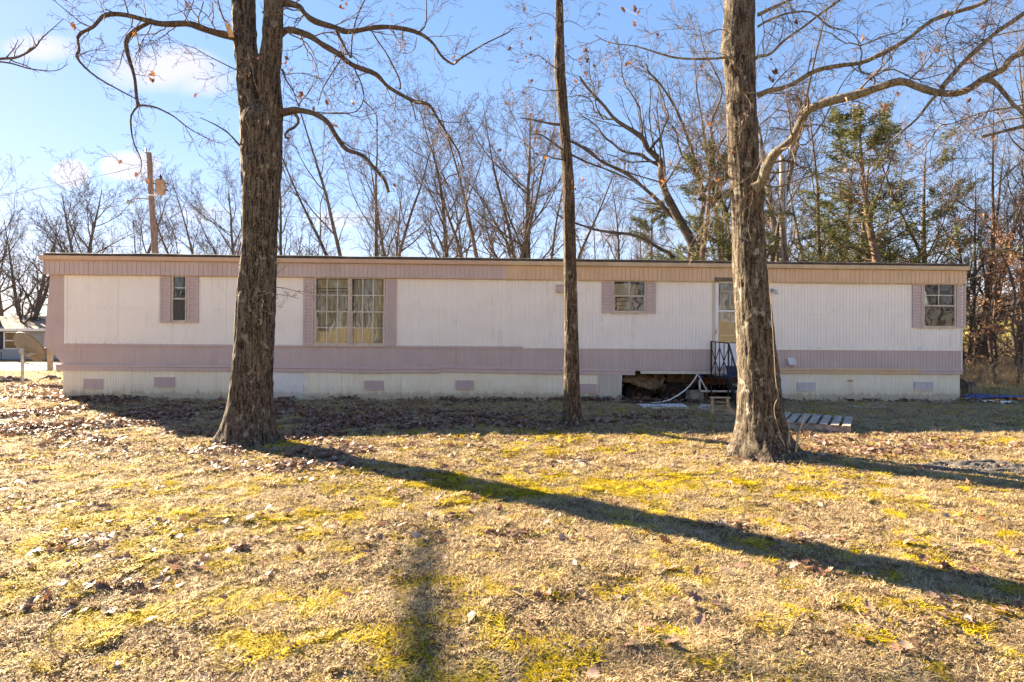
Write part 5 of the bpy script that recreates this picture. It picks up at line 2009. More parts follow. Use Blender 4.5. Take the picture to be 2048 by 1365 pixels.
def hero_tree(name, label, trunks, limbs, bark, limb_mat, Y, seed, loc, twig_per=9, twig_len=.62, leaves=24, leaf_pts=(), extra_top=None, twig_cut=None, lv=(5, 4), category='tree', stay_front=None):
    """limbs: (photo points, Y0, Y1, r0, r1, twiggy). Every limb is a part; the fine twigs are one crown"""
    t = empty(name, loc, label=label, category=category)
    off = np.array(loc)
    Vs, Qs, o_ = [], [], 0
    for V, q in trunks:
        Vs.append(V - off)
        Qs.append(q + o_)
        o_ += len(V)
    mobj('trunk', np_mesh('trunk', np.concatenate(Vs), [np.concatenate(Qs)], True), bark, parent=t)
    rng = np.random.default_rng(seed)
    tw = []
    hang = []
    allP = []
    for i, (pts, Y0, Y1, r0, r1, dens) in enumerate(limbs):
        p3 = poly_w(pts, Y0, Y1) if len(pts[0]) == 2 else pts
        L = sum(math.dist(a, b_) for a, b_ in zip(p3[:-1], p3[1:]))
        n = max(8, int(L / .07))
        P, R = smooth_limb(p3, r0, r1, n, min(.045, L * .02), seed * 31 + i)
        v, q = tubes(P, R, 12 if r0 > .03 else 7)
        if r0 > .008:
            mobj('limb', np_mesh('limb', v - off, [q], True), limb_mat, parent=t)
        else:
            tw.append((P - off, R, 4))
        if dens > 0:
            per = max(2, int(L * twig_per * dens))
            a, ra = spawn(P, R * .55, per, .06, 1, 1, (35, 75), 7, rng, .22, -.01, .5, rmin=.0032, taper=.35, shrink=.35, absL=twig_len)
            b_, rb = spawn(a, ra, lv[0], .15, 1, .55, (25, 65), 5, rng, .22, 0, .75, rmin=.0026, taper=.5)
            c_, rc = spawn(b_, rb, lv[1], .15, 1, .5, (20, 60), 4, rng, .2, 0, .8, rmin=.0021, taper=.6)
            tw += [(a - off, ra, 4), (b_ - off, rb, 3), (c_ - off, rc, 3)]
            allP += [b_.reshape(-1, 3)]
    if leaf_pts:
        A0 = np.concatenate([x[0].reshape(-1, 3) for x in tw]) + off
        con = []
        for (lx, ly) in leaf_pts:
            q0 = np.array(W(lx, ly, Y + rng.uniform(-.2, .2)))
            near_ = A0[np.argmin(((A0 - q0) ** 2 * (1, .35, 1)).sum(1))]
            tt = np.linspace(0, 1, 6)[:, None]
            q0 = q0 * .75 + near_ * .25 if np.linalg.norm(q0 - near_) > .6 else q0
            con.append(near_ + (q0 - near_) * tt + rng.normal(0, .012, (6, 3)) * np.sin(tt * 3.14))
            hang.append(q0)
        con = np.array(con)
        tw.append((con - off, np.full(con.shape[:2], .0026), 3))
    if extra_top:
        z0, top = extra_top
        for P, R in top:
            a, ra = spawn(P, R, 9, .05, .98, .42, (40, 65), 9, rng, .12, .08, .6, taper=.25)
            b_, rb = spawn(a, ra, 7, .2, 1, .4, (30, 60), 6, rng, .2, .02, .6, rmin=.006)
            c_, rc = spawn(b_, rb, 6, .1, 1, .5, (25, 60), 5, rng, .2, 0, .7, rmin=.004)
            tw += [(a - off, ra, 6), (b_ - off, rb, 4), (c_ - off, rc, 3)]
    v, q = join_tubes([x for x in tw if len(x[0])])
    mobj('crown', np_mesh('crown', v, [q], False), M['twig'], parent=t)
    # dead leaves still hanging
    pts = [tuple(h_) for h_ in hang]
    if allP and leaves:
        A = np.concatenate(allP)
        pts += [tuple(A[j]) for j in rng.integers(0, len(A), leaves)]
    for p in pts:
        for k_ in range(rng.integers(1, 3)):
            o = bpy.data.objects.new('leaf', leaf_hang[int(rng.integers(0, len(leaf_hang)))])
            o.location = np.array(p) - off + rng.normal(0, .02, 3)
            o.rotation_euler = rng.uniform(0, 6.28, 3)
            s = rng.uniform(.42, .8)
            o.scale = (s, s, s)
            COL.objects.link(o)
            o.parent = t
    return t


leaf_hang = []
for i in range(5):
    m_ = oak_leaf(40 + i, .125)
    m_.materials.append(M['leaf_tree'])
    leaf_hang.append(m_)

# left oak: one base, two stems from head height up
YL = 7.95
base_prof = [(905, 428, 562), (890, 432, 557), (875, 440, 551), (860, 446, 548), (830, 454, 545), (800, 460, 543), (750, 465, 543), (700, 470, 545), (600, 475, 549), (500, 486, 553),
             (400, 487, 556), (366, 487, 558), (330, 484, 562), (300, 484, 561), (270, 483, 562), (240, 482, 563), (228, 488, 556), (214, 500, 545), (204, 512, 534)]
T1 = trunk_mesh(YL, base_prof, 84, .024, .014, 3, (5, .42, .15, .9), ztop=CAMH + (CYP - 204) / F * YL, ridge=(30, 3.0), knots=[(CAMH + (CYP - 335) / F * YL, -1.5, .11, .035), (CAMH + (CYP - 600) / F * YL, -1.2, .06, .02), (CAMH + (CYP - 690) / F * YL, -2.1, .05, .018), (1.0, -1.9, .06, .02), (2.9, -1.0, .06, .02)])
left_stem = [(330, 486, 528), (300, 484, 526), (260, 480, 522), (222, 476, 520), (150, 469, 516), (80, 459, 504), (0, 454, 498)]
right_stem = [(330, 518, 562), (300, 520, 561), (260, 522, 564), (222, 525, 567), (150, 521, 562), (80, 533, 570), (30, 536, 572), (0, 538, 572)]
T2 = trunk_mesh(YL, left_stem, 64, .028, .012, 5, None, ztop=12.0, dYtop=.6, ridge=(22, 3.0))
T3 = trunk_mesh(YL + .02, right_stem, 64, .028, .012, 7, None, ztop=11.5, dYtop=-.4, ridge=(22, 3.0))


def ext_top(prof, Y, ztop, dx, dy):
    z0 = CAMH + (CYP - prof[-1][0]) / F * Y
    x0 = ((prof[-1][1] + prof[-1][2]) / 2 - CXP) / F * Y
    n = 10
    s = np.linspace(0, 1, n)
    P = np.stack([x0 + dx * s, Y + dy * s, z0 + .7 + (ztop - z0 - .7) * s], -1)[None]
    R = (.11 * (1 - .8 * s))[None]
    return P, R


limbs_left = [
    ([(470, 74), (454, 70), (403, 59), (366, 51), (322, 47), (293, 42), (256, 34), (211, 34), (187, 55), (157, 73), (151, 99), (156, 117), (187, 150), (235, 178), (275, 200)], 7.95, 7.1, .052, .006, .55),
    ([(300, 44), (271, 62), (253, 82), (258, 117), (271, 161), (277, 211)], 7.75, 7.5, .030, .020, .35),
    ([(277, 211), (264, 234), (264, 264), (271, 293), (284, 322), (282, 345), (275, 352)], 7.5, 7.4, .014, .003, .4),
    ([(277, 211), (315, 214), (348, 231), (377, 256), (425, 282), (451, 289)], 7.5, 7.7, .013, .003, .45),
    ([(370, 252), (385, 280), (400, 315)], 7.55, 7.5, .006, .002, .4),
    ([(485, 300), (482, 297), (464, 275), (447, 260), (422, 246), (399, 236)], 7.9, 7.7, .017, .006, .15),
    ([(480, 140), (465, 137), (437, 124), (410, 110), (385, 96), (350, 88), (310, 60)], 7.9, 7.5, .010, .002, .8),
    ([(455, 45), (447, 38), (437, 10), (430, -40)], 7.9, 7.8, .016, .008, .5),
    ([(256, 34), (250, 0), (235, -60)], 7.6, 7.4, .010, .004, .9),
    ([(211, 34), (203, 10), (190, -30)], 7.5, 7.3, .008, .003, .9),
    ([(293, 42), (290, 10), (280, -40)], 7.7, 7.6, .008, .003, .8),
    ([(366, 51), (385, 10), (400, -40)], 7.8, 7.6, .009, .003, .9),
    ([(187, 55), (165, 50), (140, 30), (110, 5), (100, -10)], 7.3, 7.0, .009, .003, .8),
    ([(156, 117), (165, 108), (190, 100), (215, 95)], 7.2, 7.1, .007, .003, .6),
    # right stem limbs
    ([(560, 4), (585, 8), (605, 18), (638, 42), (669, 57), (703, 63), (752, 57), (790, 58), (832, 69), (859, 89), (878, 110), (908, 124), (935, 107), (962, 88), (1004, 74), (1030, 62)], 7.95, 7.3, .050, .005, .55),
    ([(672, 60), (685, 85), (701, 116)], 7.75, 7.75, .022, .014, .3),
    ([(555, 70), (575, 64), (600, 67), (638, 82), (676, 103), (710, 131), (752, 150), (783, 171), (821, 200), (851, 206), (870, 232), (889, 263), (916, 305), (930, 340)], 7.95, 7.45, .050, .010, .5),
    ([(800, 178), (798, 160), (775, 114), (755, 85), (741, 62)], 7.65, 7.8, .013, .010, .4),
    ([(684, 110), (682, 118), (661, 152), (645, 180), (636, 213)], 7.85, 7.9, .013, .005, .5),
    ([(708, 130), (712, 145), (722, 168), (726, 198), (707, 221), (657, 226), (610, 223)], 7.8, 7.9, .013, .006, .5),
    ([(821, 202), (828, 220), (832, 242)], 7.6, 7.6, .012, .007, .1),
    ([(726, 200), (745, 218), (755, 240), (752, 270)], 7.8, 7.9, .010, .003, .8),
    ([(865, 228), (880, 240), (905, 244), (945, 243)], 7.5, 7.4, .011, .003, .8),
    ([(832, 69), (850, 50), (853, 20), (853, -30)], 7.55, 7.3, .012, .006, .9),
    ([(703, 116), (705, 70), (715, 30), (735, -10)], 7.6, 7.5, .012, .008, .6),
    ([(832, 75), (830, 95), (815, 108), (790, 103)], 7.5, 7.4, .008, .003, .7),
    ([(560, 226), (580, 224), (600, 224), (634, 230), (657, 244), (668, 262), (680, 278), (699, 301), (729, 316), (749, 339), (768, 362), (780, 385)], 7.95, 7.5, .050, .018, .22),
    ([(590, 228), (597, 240), (592, 252), (575, 262), (570, 273), (578, 276)], 7.9, 7.75, .026, .014, .3),
    ([(686, 284), (710, 298), (740, 306), (765, 325), (782, 335)], 7.7, 7.6, .009, .003, .8),
    ([(640, 229), (680, 228), (720, 235), (760, 222)], 7.85, 7.8, .008, .003, .9),
    ([(565, 140), (572, 160), (580, 172), (592, 192), (600, 200)], 7.85, 7.7, .013, .005, .6),
    ([(567, 150), (610, 148), (650, 158), (700, 155)], 7.9, 7.7, .007, .002, .9),
    ([(515, 112), (520, 108), (545, 98), (560, 94)], 7.8, 7.75, .014, .012, .3),
    ([(490, 300), (520, 250), (530, 200), (535, 130)], 7.7, 7.68, .006, .003, .8),
    ([(505, 585), (530, 578), (560, 575), (590, 582), (606, 588)], 7.62, 7.5, .007, .003, .5),
    ([(500, 600), (520, 592), (545, 590), (575, 592), (597, 597)], 7.60, 7.5, .006, .003, .4),
]
# jagged stub on the left stem
g = W(492, 888, YL)
hero_tree('oak_tree', 'large forked oak left of the middle, its trunk hiding part of the mobile home', [T1, T2, T3], limbs_left, M['bark_oak'], M['limb'], YL, 5,
          (g.x, YL, gz0(g.x, YL)), twig_per=10, twig_len=.68, leaves=26,
          leaf_pts=[(303, 145), (303, 147), (389, 190), (418, 220), (497, 148), (496, 150), (600, 187), (596, 190), (605, 192), (690, 8), (685, 18), (667, 247), (371, 93), (432, 128), (783, 34), (575, 118), (570, 130), (648, 110), (604, 195), (275, 352), (528, 28), (535, 35), (545, 20)],
          extra_top=(6, [ext_top(left_stem, YL, 12.5, -.6, .5), ext_top(right_stem, YL, 12.2, .5, -.4)]))
mb = MB()
oak_l = bpy.data.objects['oak_tree']
c0 = W(456, 72, YL - .12)
for i in range(6):
    a = W(447 + i * 1.5, 36 + random.uniform(-4, 10), YL - .10 - .02 * i)
    b_ = W(460 + i * 1.2, 74, YL - .12)
    mb.add([tuple(Vector(p) - oak_l.location) for p in (b_ + Vector((-.02, 0, 0)), b_ + Vector((.02, 0, 0)), b_ + Vector((0, .03, 0)), a)], [(0, 1, 3), (1, 2, 3), (2, 0, 3)])
mb.build('broken_stub', M['tanwood'], oak_l)

# middle slim oak
YM = 9.25
mid_prof = [(872, 1110, 1178), (862, 1115, 1172), (845, 1121, 1167), (820, 1126, 1163), (800, 1128, 1161), (700, 1128, 1158), (600, 1128, 1155), (500, 1127, 1152), (370, 1125, 1149), (300, 1122, 1143),
            (225, 1116, 1137), (150, 1108, 1131), (70, 1110, 1128), (0, 1110, 1126)]
TM = trunk_mesh(YM, mid_prof, 56, .026, .010, 13, (5, .25, .12, .3), ztop=10.5, ridge=(17, 3.4), knots=[(CAMH + (CYP - 305) / F * YM, -2.4, .07, .035), (2.2, -1.3, .05, .018), (CAMH + (CYP - 590) / F * YM, -.6, .05, .02)])
limbs_mid = [
    ([(1120, 250), (1100, 248), (1070, 241), (1042, 236)], 9.15, 8.9, .022, .008, .3),
    ([(1140, 284), (1150, 284), (1173, 297), (1207, 324), (1257, 343), (1314, 362), (1335, 372)], 9.25, 9.6, .026, .008, .55),
    ([(1143, 310), (1165, 320), (1188, 331), (1225, 345), (1257, 358), (1295, 381)], 9.25, 9.4, .020, .007, .55),
    ([(1125, 300), (1110, 290), (1090, 275), (1075, 268), (1060, 270)], 9.15, 8.8, .022, .006, 1.6),
    ([(1128, 320), (1108, 318), (1085, 310), (1060, 318)], 9.15, 8.8, .016, .004, 1.6),
    ([(1115, 140), (1095, 125), (1075, 110), (1060, 130)], 9.2, 9.0, .009, .003, 1.4),
    ([(1118, 180), (1090, 182), (1060, 175), (1040, 190)], 9.2, 9.0, .009, .003, 1.2),
    ([(1128, 45), (1140, 42), (1160, 52), (1170, 62)], 9.2, 9.1, .008, .003, 1.0),
    ([(1112, 40), (1090, 25), (1060, 35), (1045, 20)], 9.2, 9.0, .008, .003, 1.0),
    ([(1140, 190), (1155, 170), (1190, 165), (1230, 150)], 9.2, 9.1, .007, .003, 1.0),
    ([(1135, 110), (1150, 120), (1170, 110)], 9.2, 9.1, .008, .003, 1.0),
    ([(1150, 440), (1165, 400), (1180, 380)], 9.2, 9.1, .006, .003, .8),
]
g = W(1144, 865, YM)
hero_tree('oak_tree', 'slim straight oak standing in the shade in front of the middle of the home', [TM], limbs_mid, M['bark_slim'], M['limb'], YM, 6,
          (g.x, YM, gz0(g.x, YM)), twig_per=10, twig_len=.65, leaves=44,
          leaf_pts=[(1098, 120), (1095, 123), (1025, 186), (1024, 190), (1063, 162), (1061, 165), (990, 290), (1000, 302), (1075, 300), (990, 323), (1134, 362), (1145, 370), (1145, 375), (1202, 330), (1165, 357), (1080, 262), (1093, 264), (1120, 85), (1130, 92), (1055, 165), (1045, 90), (1085, 48)],
          extra_top=(6, [ext_top(mid_prof, YM, 11, .2, .3)]))

# right oak with lichened limbs
YR = 7.1
right_prof = [(935, 1448, 1640), (925, 1452, 1632), (910, 1456, 1604), (895, 1462, 1590), (875, 1470, 1578), (850, 1476, 1570), (800, 1481, 1564), (750, 1481, 1559), (700, 1480, 1554), (600, 1475, 1544), (520, 1472, 1537), (400, 1472, 1532),
              (350, 1468, 1530), (300, 1466, 1526), (250, 1464, 1523), (200, 1464, 1521), (150, 1463, 1521), (110, 1459, 1520), (85, 1453, 1520), (60, 1456, 1519), (0, 1462, 1521)]
TR = trunk_mesh(YR, right_prof, 84, .022, .015, 23, (5, .34, .14, 2.2), ztop=11.5, dYtop=.4, ridge=(24, 3.2), knots=[(CAMH + (CYP - 120) / F * YR, -2.6, .10, .05), (CAMH + (CYP - 175) / F * YR, -1.7, .08, .03), (CAMH + (CYP - 725) / F * YR, -2.3, .05, .02), (CAMH + (CYP - 560) / F * YR, -1.2, .05, .02), (CAMH + (CYP - 375) / F * YR, -.5, .14, .06)])
limbs_right = [
    ([(1508, 378), (1523, 366), (1531, 335), (1545, 312), (1561, 301), (1580, 282), (1596, 247), (1611, 221), (1640, 207), (1664, 200), (1714, 191), (1763, 175), (1794, 168), (1832, 179), (1874, 185), (1920, 183), (1958, 164), (1988, 147), (2003, 130), (2019, 110), (2055, 95), (2120, 60)], 6.95, 5.4, .058, .028, .35),
    ([(1974, 158), (1990, 164), (2007, 183), (2018, 197), (2030, 210), (2048, 225), (2080, 262)], 5.75, 5.5, .026, .014, .6),
    ([(1515, 192), (1530, 186), (1550, 179), (1588, 160), (1626, 147), (1676, 133), (1721, 124), (1763, 103), (1817, 76), (1866, 42), (1916, 23), (1969, 4), (2040, -40)], 7.05, 6.0, .034, .018, .42),
    ([(1884, 176), (1923, 126), (1962, 91), (2000, 61), (2048, 27), (2110, -20)], 5.95, 5.7, .026, .018, .45),
    ([(1884, 178), (1870, 198), (1840, 236), (1794, 274), (1748, 320), (1714, 362)], 5.95, 6.3, .017, .006, .55),
    ([(1515, 30), (1523, 27), (1550, 14), (1580, 0), (1640, -30)], 7.1, 6.9, .024, .012, .6),
    ([(1515, 54), (1523, 49), (1550, 38), (1580, 29), (1626, 27), (1660, 50), (1700, 62), (1720, 88)], 7.1, 6.7, .016, .006, .7),
    ([(1512, 118), (1521, 112), (1540, 105), (1561, 88), (1599, 61), (1641, 27), (1679, 0), (1720, -30)], 7.1, 6.8, .018, .010, .6),
    ([(1721, 124), (1720, 95), (1700, 88), (1691, 88), (1657, 63), (1630, 60)], 6.6, 6.5, .010, .004, .8),
    ([(1720, 92), (1740, 86), (1770, 72), (1800, 64), (1825, 40)], 6.6, 6.4, .010, .004, .8),
    ([(1718, 126), (1720, 145), (1745, 152), (1750, 168), (1742, 180)], 6.6, 6.4, .011, .006, .7),
    ([(1751, 152), (1785, 140), (1815, 152), (1835, 160), (1870, 150), (1900, 140)], 6.4, 6.0, .010, .004, .9),
    ([(1470, 120), (1458, 118), (1417, 121), (1363, 118), (1321, 107), (1276, 91), (1226, 86), (1188, 72)], 7.0, 6.9, .020, .004, .75),
    ([(1472, 200), (1462, 202), (1435, 215), (1417, 221), (1390, 238), (1363, 251), (1330, 262)], 7.0, 6.7, .010, .003, 1.0),
    ([(1527, 312), (1505, 345), (1470, 369), (1440, 395), (1415, 430), (1395, 465), (1378, 495)], 6.75, 6.4, .010, .003, .7),
    ([(1470, 185), (1500, 187), (1560, 189), (1588, 190), (1600, 200)], 6.85, 6.7, .009, .006, .3),
    ([(1608, 225), (1600, 205), (1590, 193)], 6.7, 6.65, .014, .012, .2),
    ([(1525, 370), (1560, 372), (1600, 358), (1640, 348), (1690, 325), (1760, 305)], 7.0, 6.4, .012, .003, .9),
    ([(1530, 345), (1560, 346), (1590, 340), (1610, 333)], 7.0, 6.8, .013, .008, .5),
    ([(1580, 284), (1610, 290), (1640, 250), (1652, 225), (1690, 160), (1720, 130)], 6.85, 6.6, .010, .005, .6),
    ([(1520, 250), (1545, 230), (1560, 215), (1580, 190)], 7.05, 6.9, .009, .003, .9),
    ([(1468, 300), (1440, 290), (1400, 300), (1370, 296)], 7.0, 6.7, .008, .003, 1.0),
    ([(1468, 360), (1430, 355), (1390, 370), (1340, 372)], 7.0, 6.7, .008, .003, .9),
    ([(1465, 70), (1440, 60), (1400, 72), (1370, 50)], 7.0, 6.8, .008, .003, 1.0),
    ([(1468, 330), (1445, 320), (1430, 295), (1410, 275), (1380, 268)], 7.0, 6.6, .010, .003, 1.0),
    ([(2090, 245), (2048, 253), (2007, 263), (1965, 274)], 5.6, 5.9, .020, .016, .0),
    ([(2070, 205), (2019, 217), (1958, 229), (1905, 248), (1882, 252), (1865, 275), (1845, 310)], 6.2, 6.6, .012, .006, 1.5),
    ([(2060, 232), (2010, 240), (1970, 255), (1945, 262)], 6.2, 6.5, .010, .005, 1.5),
    ([(1940, -20), (1905, 30), (1890, 60), (1900, 90), (1925, 100)], 6.2, 6.1, .009, .003, 1.6),
    ([(2048, 60), (2010, 66), (1960, 82), (1920, 100), (1880, 112)], 6.4, 6.6, .009, .004, 1.3),
]
g = W(1530, 915, YR)
hero_tree('oak_tree', 'thick rough barked oak at the right with spreading lichened limbs', [TR], limbs_right, M['bark_right'], M['limb_lichen'], YR, 7,
          (g.x, YR, gz0(g.x, YR)), twig_per=12, twig_len=.68, leaves=30,
          leaf_pts=[(1550, 150), (1545, 155), (1555, 140), (1417, 232), (1420, 245), (1443, 365), (1445, 370), (1330, 360), (1805, 245), (1812, 250), (1610, 205), (1615, 215), (1790, 185), (1800, 188), (1845, 110), (1875, 100), (1680, 340), (1690, 345), (1325, 365), (1740, 172), (1715, 100), (1275, 18), (1268, 50), (1245, 15)],
          extra_top=(6, [ext_top(right_prof, YR, 12.5, .3, .4)]))

# whips sprouting at the right oak's foot, and a climbing vine
sp = empty('sapling', W(1588, 915, 6.85), label='pale young shoots growing at the foot of the right oak', category='shoots')
o0 = np.array(sp.location)
for i, (pts, r0) in enumerate([([(1592, 905), (1596, 870), (1603, 845), (1613, 828)], .011), ([(1590, 902), (1602, 885), (1612, 874), (1617, 864)], .005), ([(1576, 895), (1577, 860), (1575, 838)], .005),
                 ([(1580, 890), (1581, 872), (1588, 862), (1592, 854)], .006), ([(1570, 892), (1564, 878), (1557, 868)], .006), ([(1550, 925), (1545, 912), (1540, 905)], .004)]):
    P, R = smooth_limb(poly_w(pts, 6.75), r0, r0 * .5, 14, .01, i)
    v, q = tubes(P - o0, R, 6)
    mobj('shoot', np_mesh('shoot', v, [q], True), m_simple('pale shoot bark', (.46, .37, .22), .7, .2, 8), parent=sp)
vn = empty('vine', W(1550, 760, 6.8), label='thin dry vine climbing the right oak', category='vine')
P, R = smooth_limb(poly_w([(1568, 900), (1562, 875), (1554, 845), (1549, 815), (1556, 790), (1552, 760), (1549, 700), (1543, 640), (1538, 560)], 6.78, 6.78), .006, .004, 60, .008, 3)
v, q = tubes(P - np.array(vn.location), R, 6)
mobj('stem', np_mesh('stem', v, [q], True), m_simple('vine bark', (.30, .22, .14), .8, .2, 8), parent=vn)

# neighbour oak standing left of the frame: its long bough shades the foreground, its twig tips reach into view
rng = np.random.default_rng(3)
P0 = catmull([(-13.0, 7.4, -.2), (-12.9, 7.5, 2.5), (-12.8, 7.6, 5.5), (-12.6, 7.8, 9), (-12.3, 8, 12)], 20)[None]
R0 = np.linspace(.30, .09, 20)[None]
bough = catmull([(-12.8, 7.6, 5.6), (-13.0, 9.0, 6.8), (-13.1, 10.4, 7.5), (-13.25, 12.0, 7.7), (-13.38, 13.0, 7.7), (-13.45, 13.9, 7.7)], 30)[None]
RB = np.linspace(.135, .05, 30)[None]
tips = catmull([tuple(W(-260, 60, 12.3)), tuple(W(-120, 125, 11.5)), tuple(W(0, 118, 11)), tuple(W(37, 114, 11)), tuple(W(70, 95, 11)), tuple(W(84, 77, 10.9)), tuple(W(125, 40, 10.8))], 30)[None]
RT_ = np.linspace(.035, .005, 30)[None]
tips2 = catmull([tuple(W(-120, 125, 11.5)), tuple(W(0, 124, 11)), tuple(W(60, 138, 10.9)), tuple(W(110, 142, 10.9)), tuple(W(137, 128, 10.8))], 20)[None]
RT2 = np.linspace(.02, .004, 20)[None]
e = empty('oak_tree', (-13, 7.4, 0), label='oak left of the picture whose bare twig tips reach in at the upper left', category='tree')
off = np.array((-13, 7.4, 0))
v, q = join_tubes([(P0 - off, R0, 16)])
mobj('trunk', np_mesh('trunk', v, [q], True), M['bark_oak'], parent=e)
a, ra = spawn(P0, R0, 9, .6, 1, .35, (40, 65), 9, rng, .12, .08, .5, taper=.25)
a = a[a[:, -1, 0] < -13.2] if (a[:, -1, 0] < -13.2).sum() else a
ra = ra[:len(a)]
b_, rb = spawn(a, ra, 6, .2, 1, .4, (30, 60), 6, rng, .2, .02, .6, rmin=.006)
c_, rc = spawn(tips, RT_, 12, .25, 1, 1, (35, 65), 6, rng, .2, 0, .6, rmin=.003, absL=.6)
c2, rc2 = spawn(c_, rc, 4, .2, 1, .5, (30, 60), 4, rng, .2, 0, .6, rmin=.0025)
d_, rd = spawn(tips2, RT2, 8, .25, 1, 1, (35, 65), 5, rng, .2, 0, .6, rmin=.003, absL=.5)
for P, R in ((bough, RB), (tips, RT_), (tips2, RT2)):
    v, q = join_tubes([(P - off, R, 10)])
    mobj('limb', np_mesh('limb', v, [q], True), M['limb'], parent=e)
v, q = join_tubes([(a - off, ra, 5), (b_ - off, rb, 4), (c_ - off, rc, 4), (c2 - off, rc2, 3), (d_ - off, rd, 3)])
mobj('crown', np_mesh('crown', v, [q], False), M['twig'], parent=e)

# ------------------------------------------------------------------ background trees: a few kinds, copied
def make_kind(parts):
    return parts


K = {}
tk, cr, _ = bare_tree_mesh(101, 13, .22, 1, limb=(.2, .92), per=(18, 7, 6, 5), ang=(40, 68), curl=.13, lf=(.50, .5, .5, .5))
K['round'] = [('trunk', tk, 'bark_far'), ('crown', cr, 'bark_far')]
tk, cr, _ = bare_tree_mesh(102, 14, .21, 4, .30, limb=(.25, .95), per=(20, 6, 5, 4), ang=(22, 45), curl=.14, lf=(.34, .5, .5, .5))
K['multi'] = [('trunk', tk, 'bark_far'), ('crown', cr, 'bark_far')]
tk, cr, _ = bare_tree_mesh(103, 13, .20, 3, .42, limb=(.25, .93), per=(21, 7, 6, 5), ang=(35, 62), curl=.12, lf=(.46, .5, .5, .5))
K['fan'] = [('trunk', tk, 'bark_far_brown'), ('crown', cr, 'bark_far_brown')]
tk, cr, _ = bare_tree_mesh(104, 14, .17, 1, limb=(.3, .96), per=(17, 6, 6, 4), ang=(30, 60), curl=.13, lf=(.38, .5, .5, .5))
K['slender'] = [('trunk', tk, 'bark_far'), ('crown', cr, 'bark_far')]
tk, cr, _ = bare_tree_mesh(105, 11, .26, 2, .32, limb=(.15, .95), per=(18, 7, 6, 5), ang=(35, 65), curl=.12, lf=(.46, .5, .5, .5))
K['broad'] = [('trunk', tk, 'bark_far'), ('crown', cr, 'bark_far')]
tk, cr, _ = bare_tree_mesh(106, 6, .07, 3, .25, limb=(.1, .95), per=(14, 5, 4, 3), ang=(25, 55), curl=.1, lf=(.35, .5, .5, .5))
K['small'] = [('trunk', tk, 'bark_far_brown'), ('crown', cr, 'bark_far_brown')]
tk, br, fo = cedar_mesh(201, 10.0, .17, .32, .05, 1.15, .06, .03)
K['cedar'] = [('trunk', tk, 'bark_cedar'), ('branches', br, 'bark_cedar'), ('crown', fo, 'cedar')]
tk, br, fo = cedar_mesh(202, 10.0, .15, .42, .10, 1.0, .06, .12)
K['cedar_open'] = [('trunk', tk, 'bark_cedar'), ('branches', br, 'bark_cedar'), ('crown', fo, 'cedar')]
rng = np.random.default_rng(9)
tk, cr, (p3, p4) = bare_tree_mesh(107, 10, .15, 2, .2, limb=(.1, .95), per=(18, 6, 5, 3), ang=(40, 70), curl=.08)
sel = rng.integers(0, len(p4), 3800)
C = p4[sel, rng.integers(1, 3, 3800)]
C = C[noise3(C[:, 0] * .9, C[:, 1] * .9, C[:, 2] * .9, 4) > .42]
K['rust'] = [('trunk', tk, 'bark_far_brown'), ('branches', cr, 'bark_far_brown'), ('crown', leaf_cards(C, .07, rng, .08, .55), 'leaf_rust')]
H0 = {'round': 13, 'multi': 14, 'fan': 13, 'slender': 14, 'broad': 11, 'small': 6, 'cedar': 10, 'cedar_open': 10, 'rust': 10}


def plant(kind, px, ptop, Y, label, rz=None, sx=1.0, group=None, name=None, X=None):
    """px: photo x of the trunk at the roofline, ptop: photo y of its top"""
    Xw = (px - CXP) / F * Y if X is None else X
    H = CAMH + (CYP - ptop) / F * Y
    s = H / (H0[kind] * .97)
    nm = name or {'cedar': 'cedar_tree', 'cedar_open': 'cedar_tree', 'rust': 'oak_tree', 'small': 'young_tree'}.get(kind, 'bare_tree')
    t = empty(nm, (Xw, Y, gz0(Xw, Y)), random.uniform(0, 6.28) if rz is None else rz, label=label, category='tree', group=group)
    t.scale = (s * sx, s * sx, s)
    for n_, me_, mt in K[kind]:
        o = bpy.data.objects.new(n_, me_)
        if not len(me_.materials):
            me_.materials.append(M[mt])
        COL.objects.link(o)
        o.parent = t
    return t


plant('broad', 30, 385, 44, 'leafless tree at the far left edge behind the grey house', 1.0)
plant('broad', 62, 400, 47, 'leafless tree with heavy spreading limbs above the grey house roof', 2.6)
plant('round', 145, 345, 40, 'round bare tree just above the left end of the roof', .4, 1.15)
plant('round', 5, 350, 60, 'bare tree cut by the left edge with its top under the cloud', 4.0)
plant('broad', 225, 345, 42, 'low wide bare tree left of the utility pole', 3.1)
plant('fan', 262, 400, 52, 'faint bare tree close behind the left side of the utility pole', 1.7)
plant('fan', 415, 325, 36, 'bare tree with upright limbs between utility pole and left oak', .9)
plant('round', 460, 350, 48, 'far bare tree half hidden behind the left oak trunk', 5.0)
plant('slender', 575, 262, 30, 'crooked bare tree directly right of the left oak trunk', 1.2, .9)
plant('multi', 738, 185, 28, 'tall bare tree of straight slanting stems above the twin window', .7, 1.0)
plant('fan', 805, 260, 33, 'forked bare tree right of the slanting stems', 4.4)
plant('small', 835, 400, 25, 'small bare sapling over the roof between two slim trees', 0)
plant('slender', 900, 205, 27, 'bare tree with a double trunk behind the middle of the roof', 2.2, 1.1)
plant('fan', 985, 175, 25, 'wide brown fan shaped tree left of the slim oak', .3, 1.0)
plant('round', 1030, 215, 29, 'straight bare tree rising behind the fan shaped one', 5.1, 1.1)
plant('multi', 1075, 225, 30, 'bare many stemmed tree close left of the slim oak', 3.9)
plant('small', 1185, 400, 26, 'small thin bare tree just right of the slim oak', 1.9)
plant('slender', 1250, 330, 38, 'far thin bare tree between slim oak and green cedar', 1.0)
plant('round', 1290, 420, 50, 'low distant bare tree above the kitchen window', 1.5)
plant('small', 620, 420, 28, 'short bare sapling close right of the left oak', 5.0)
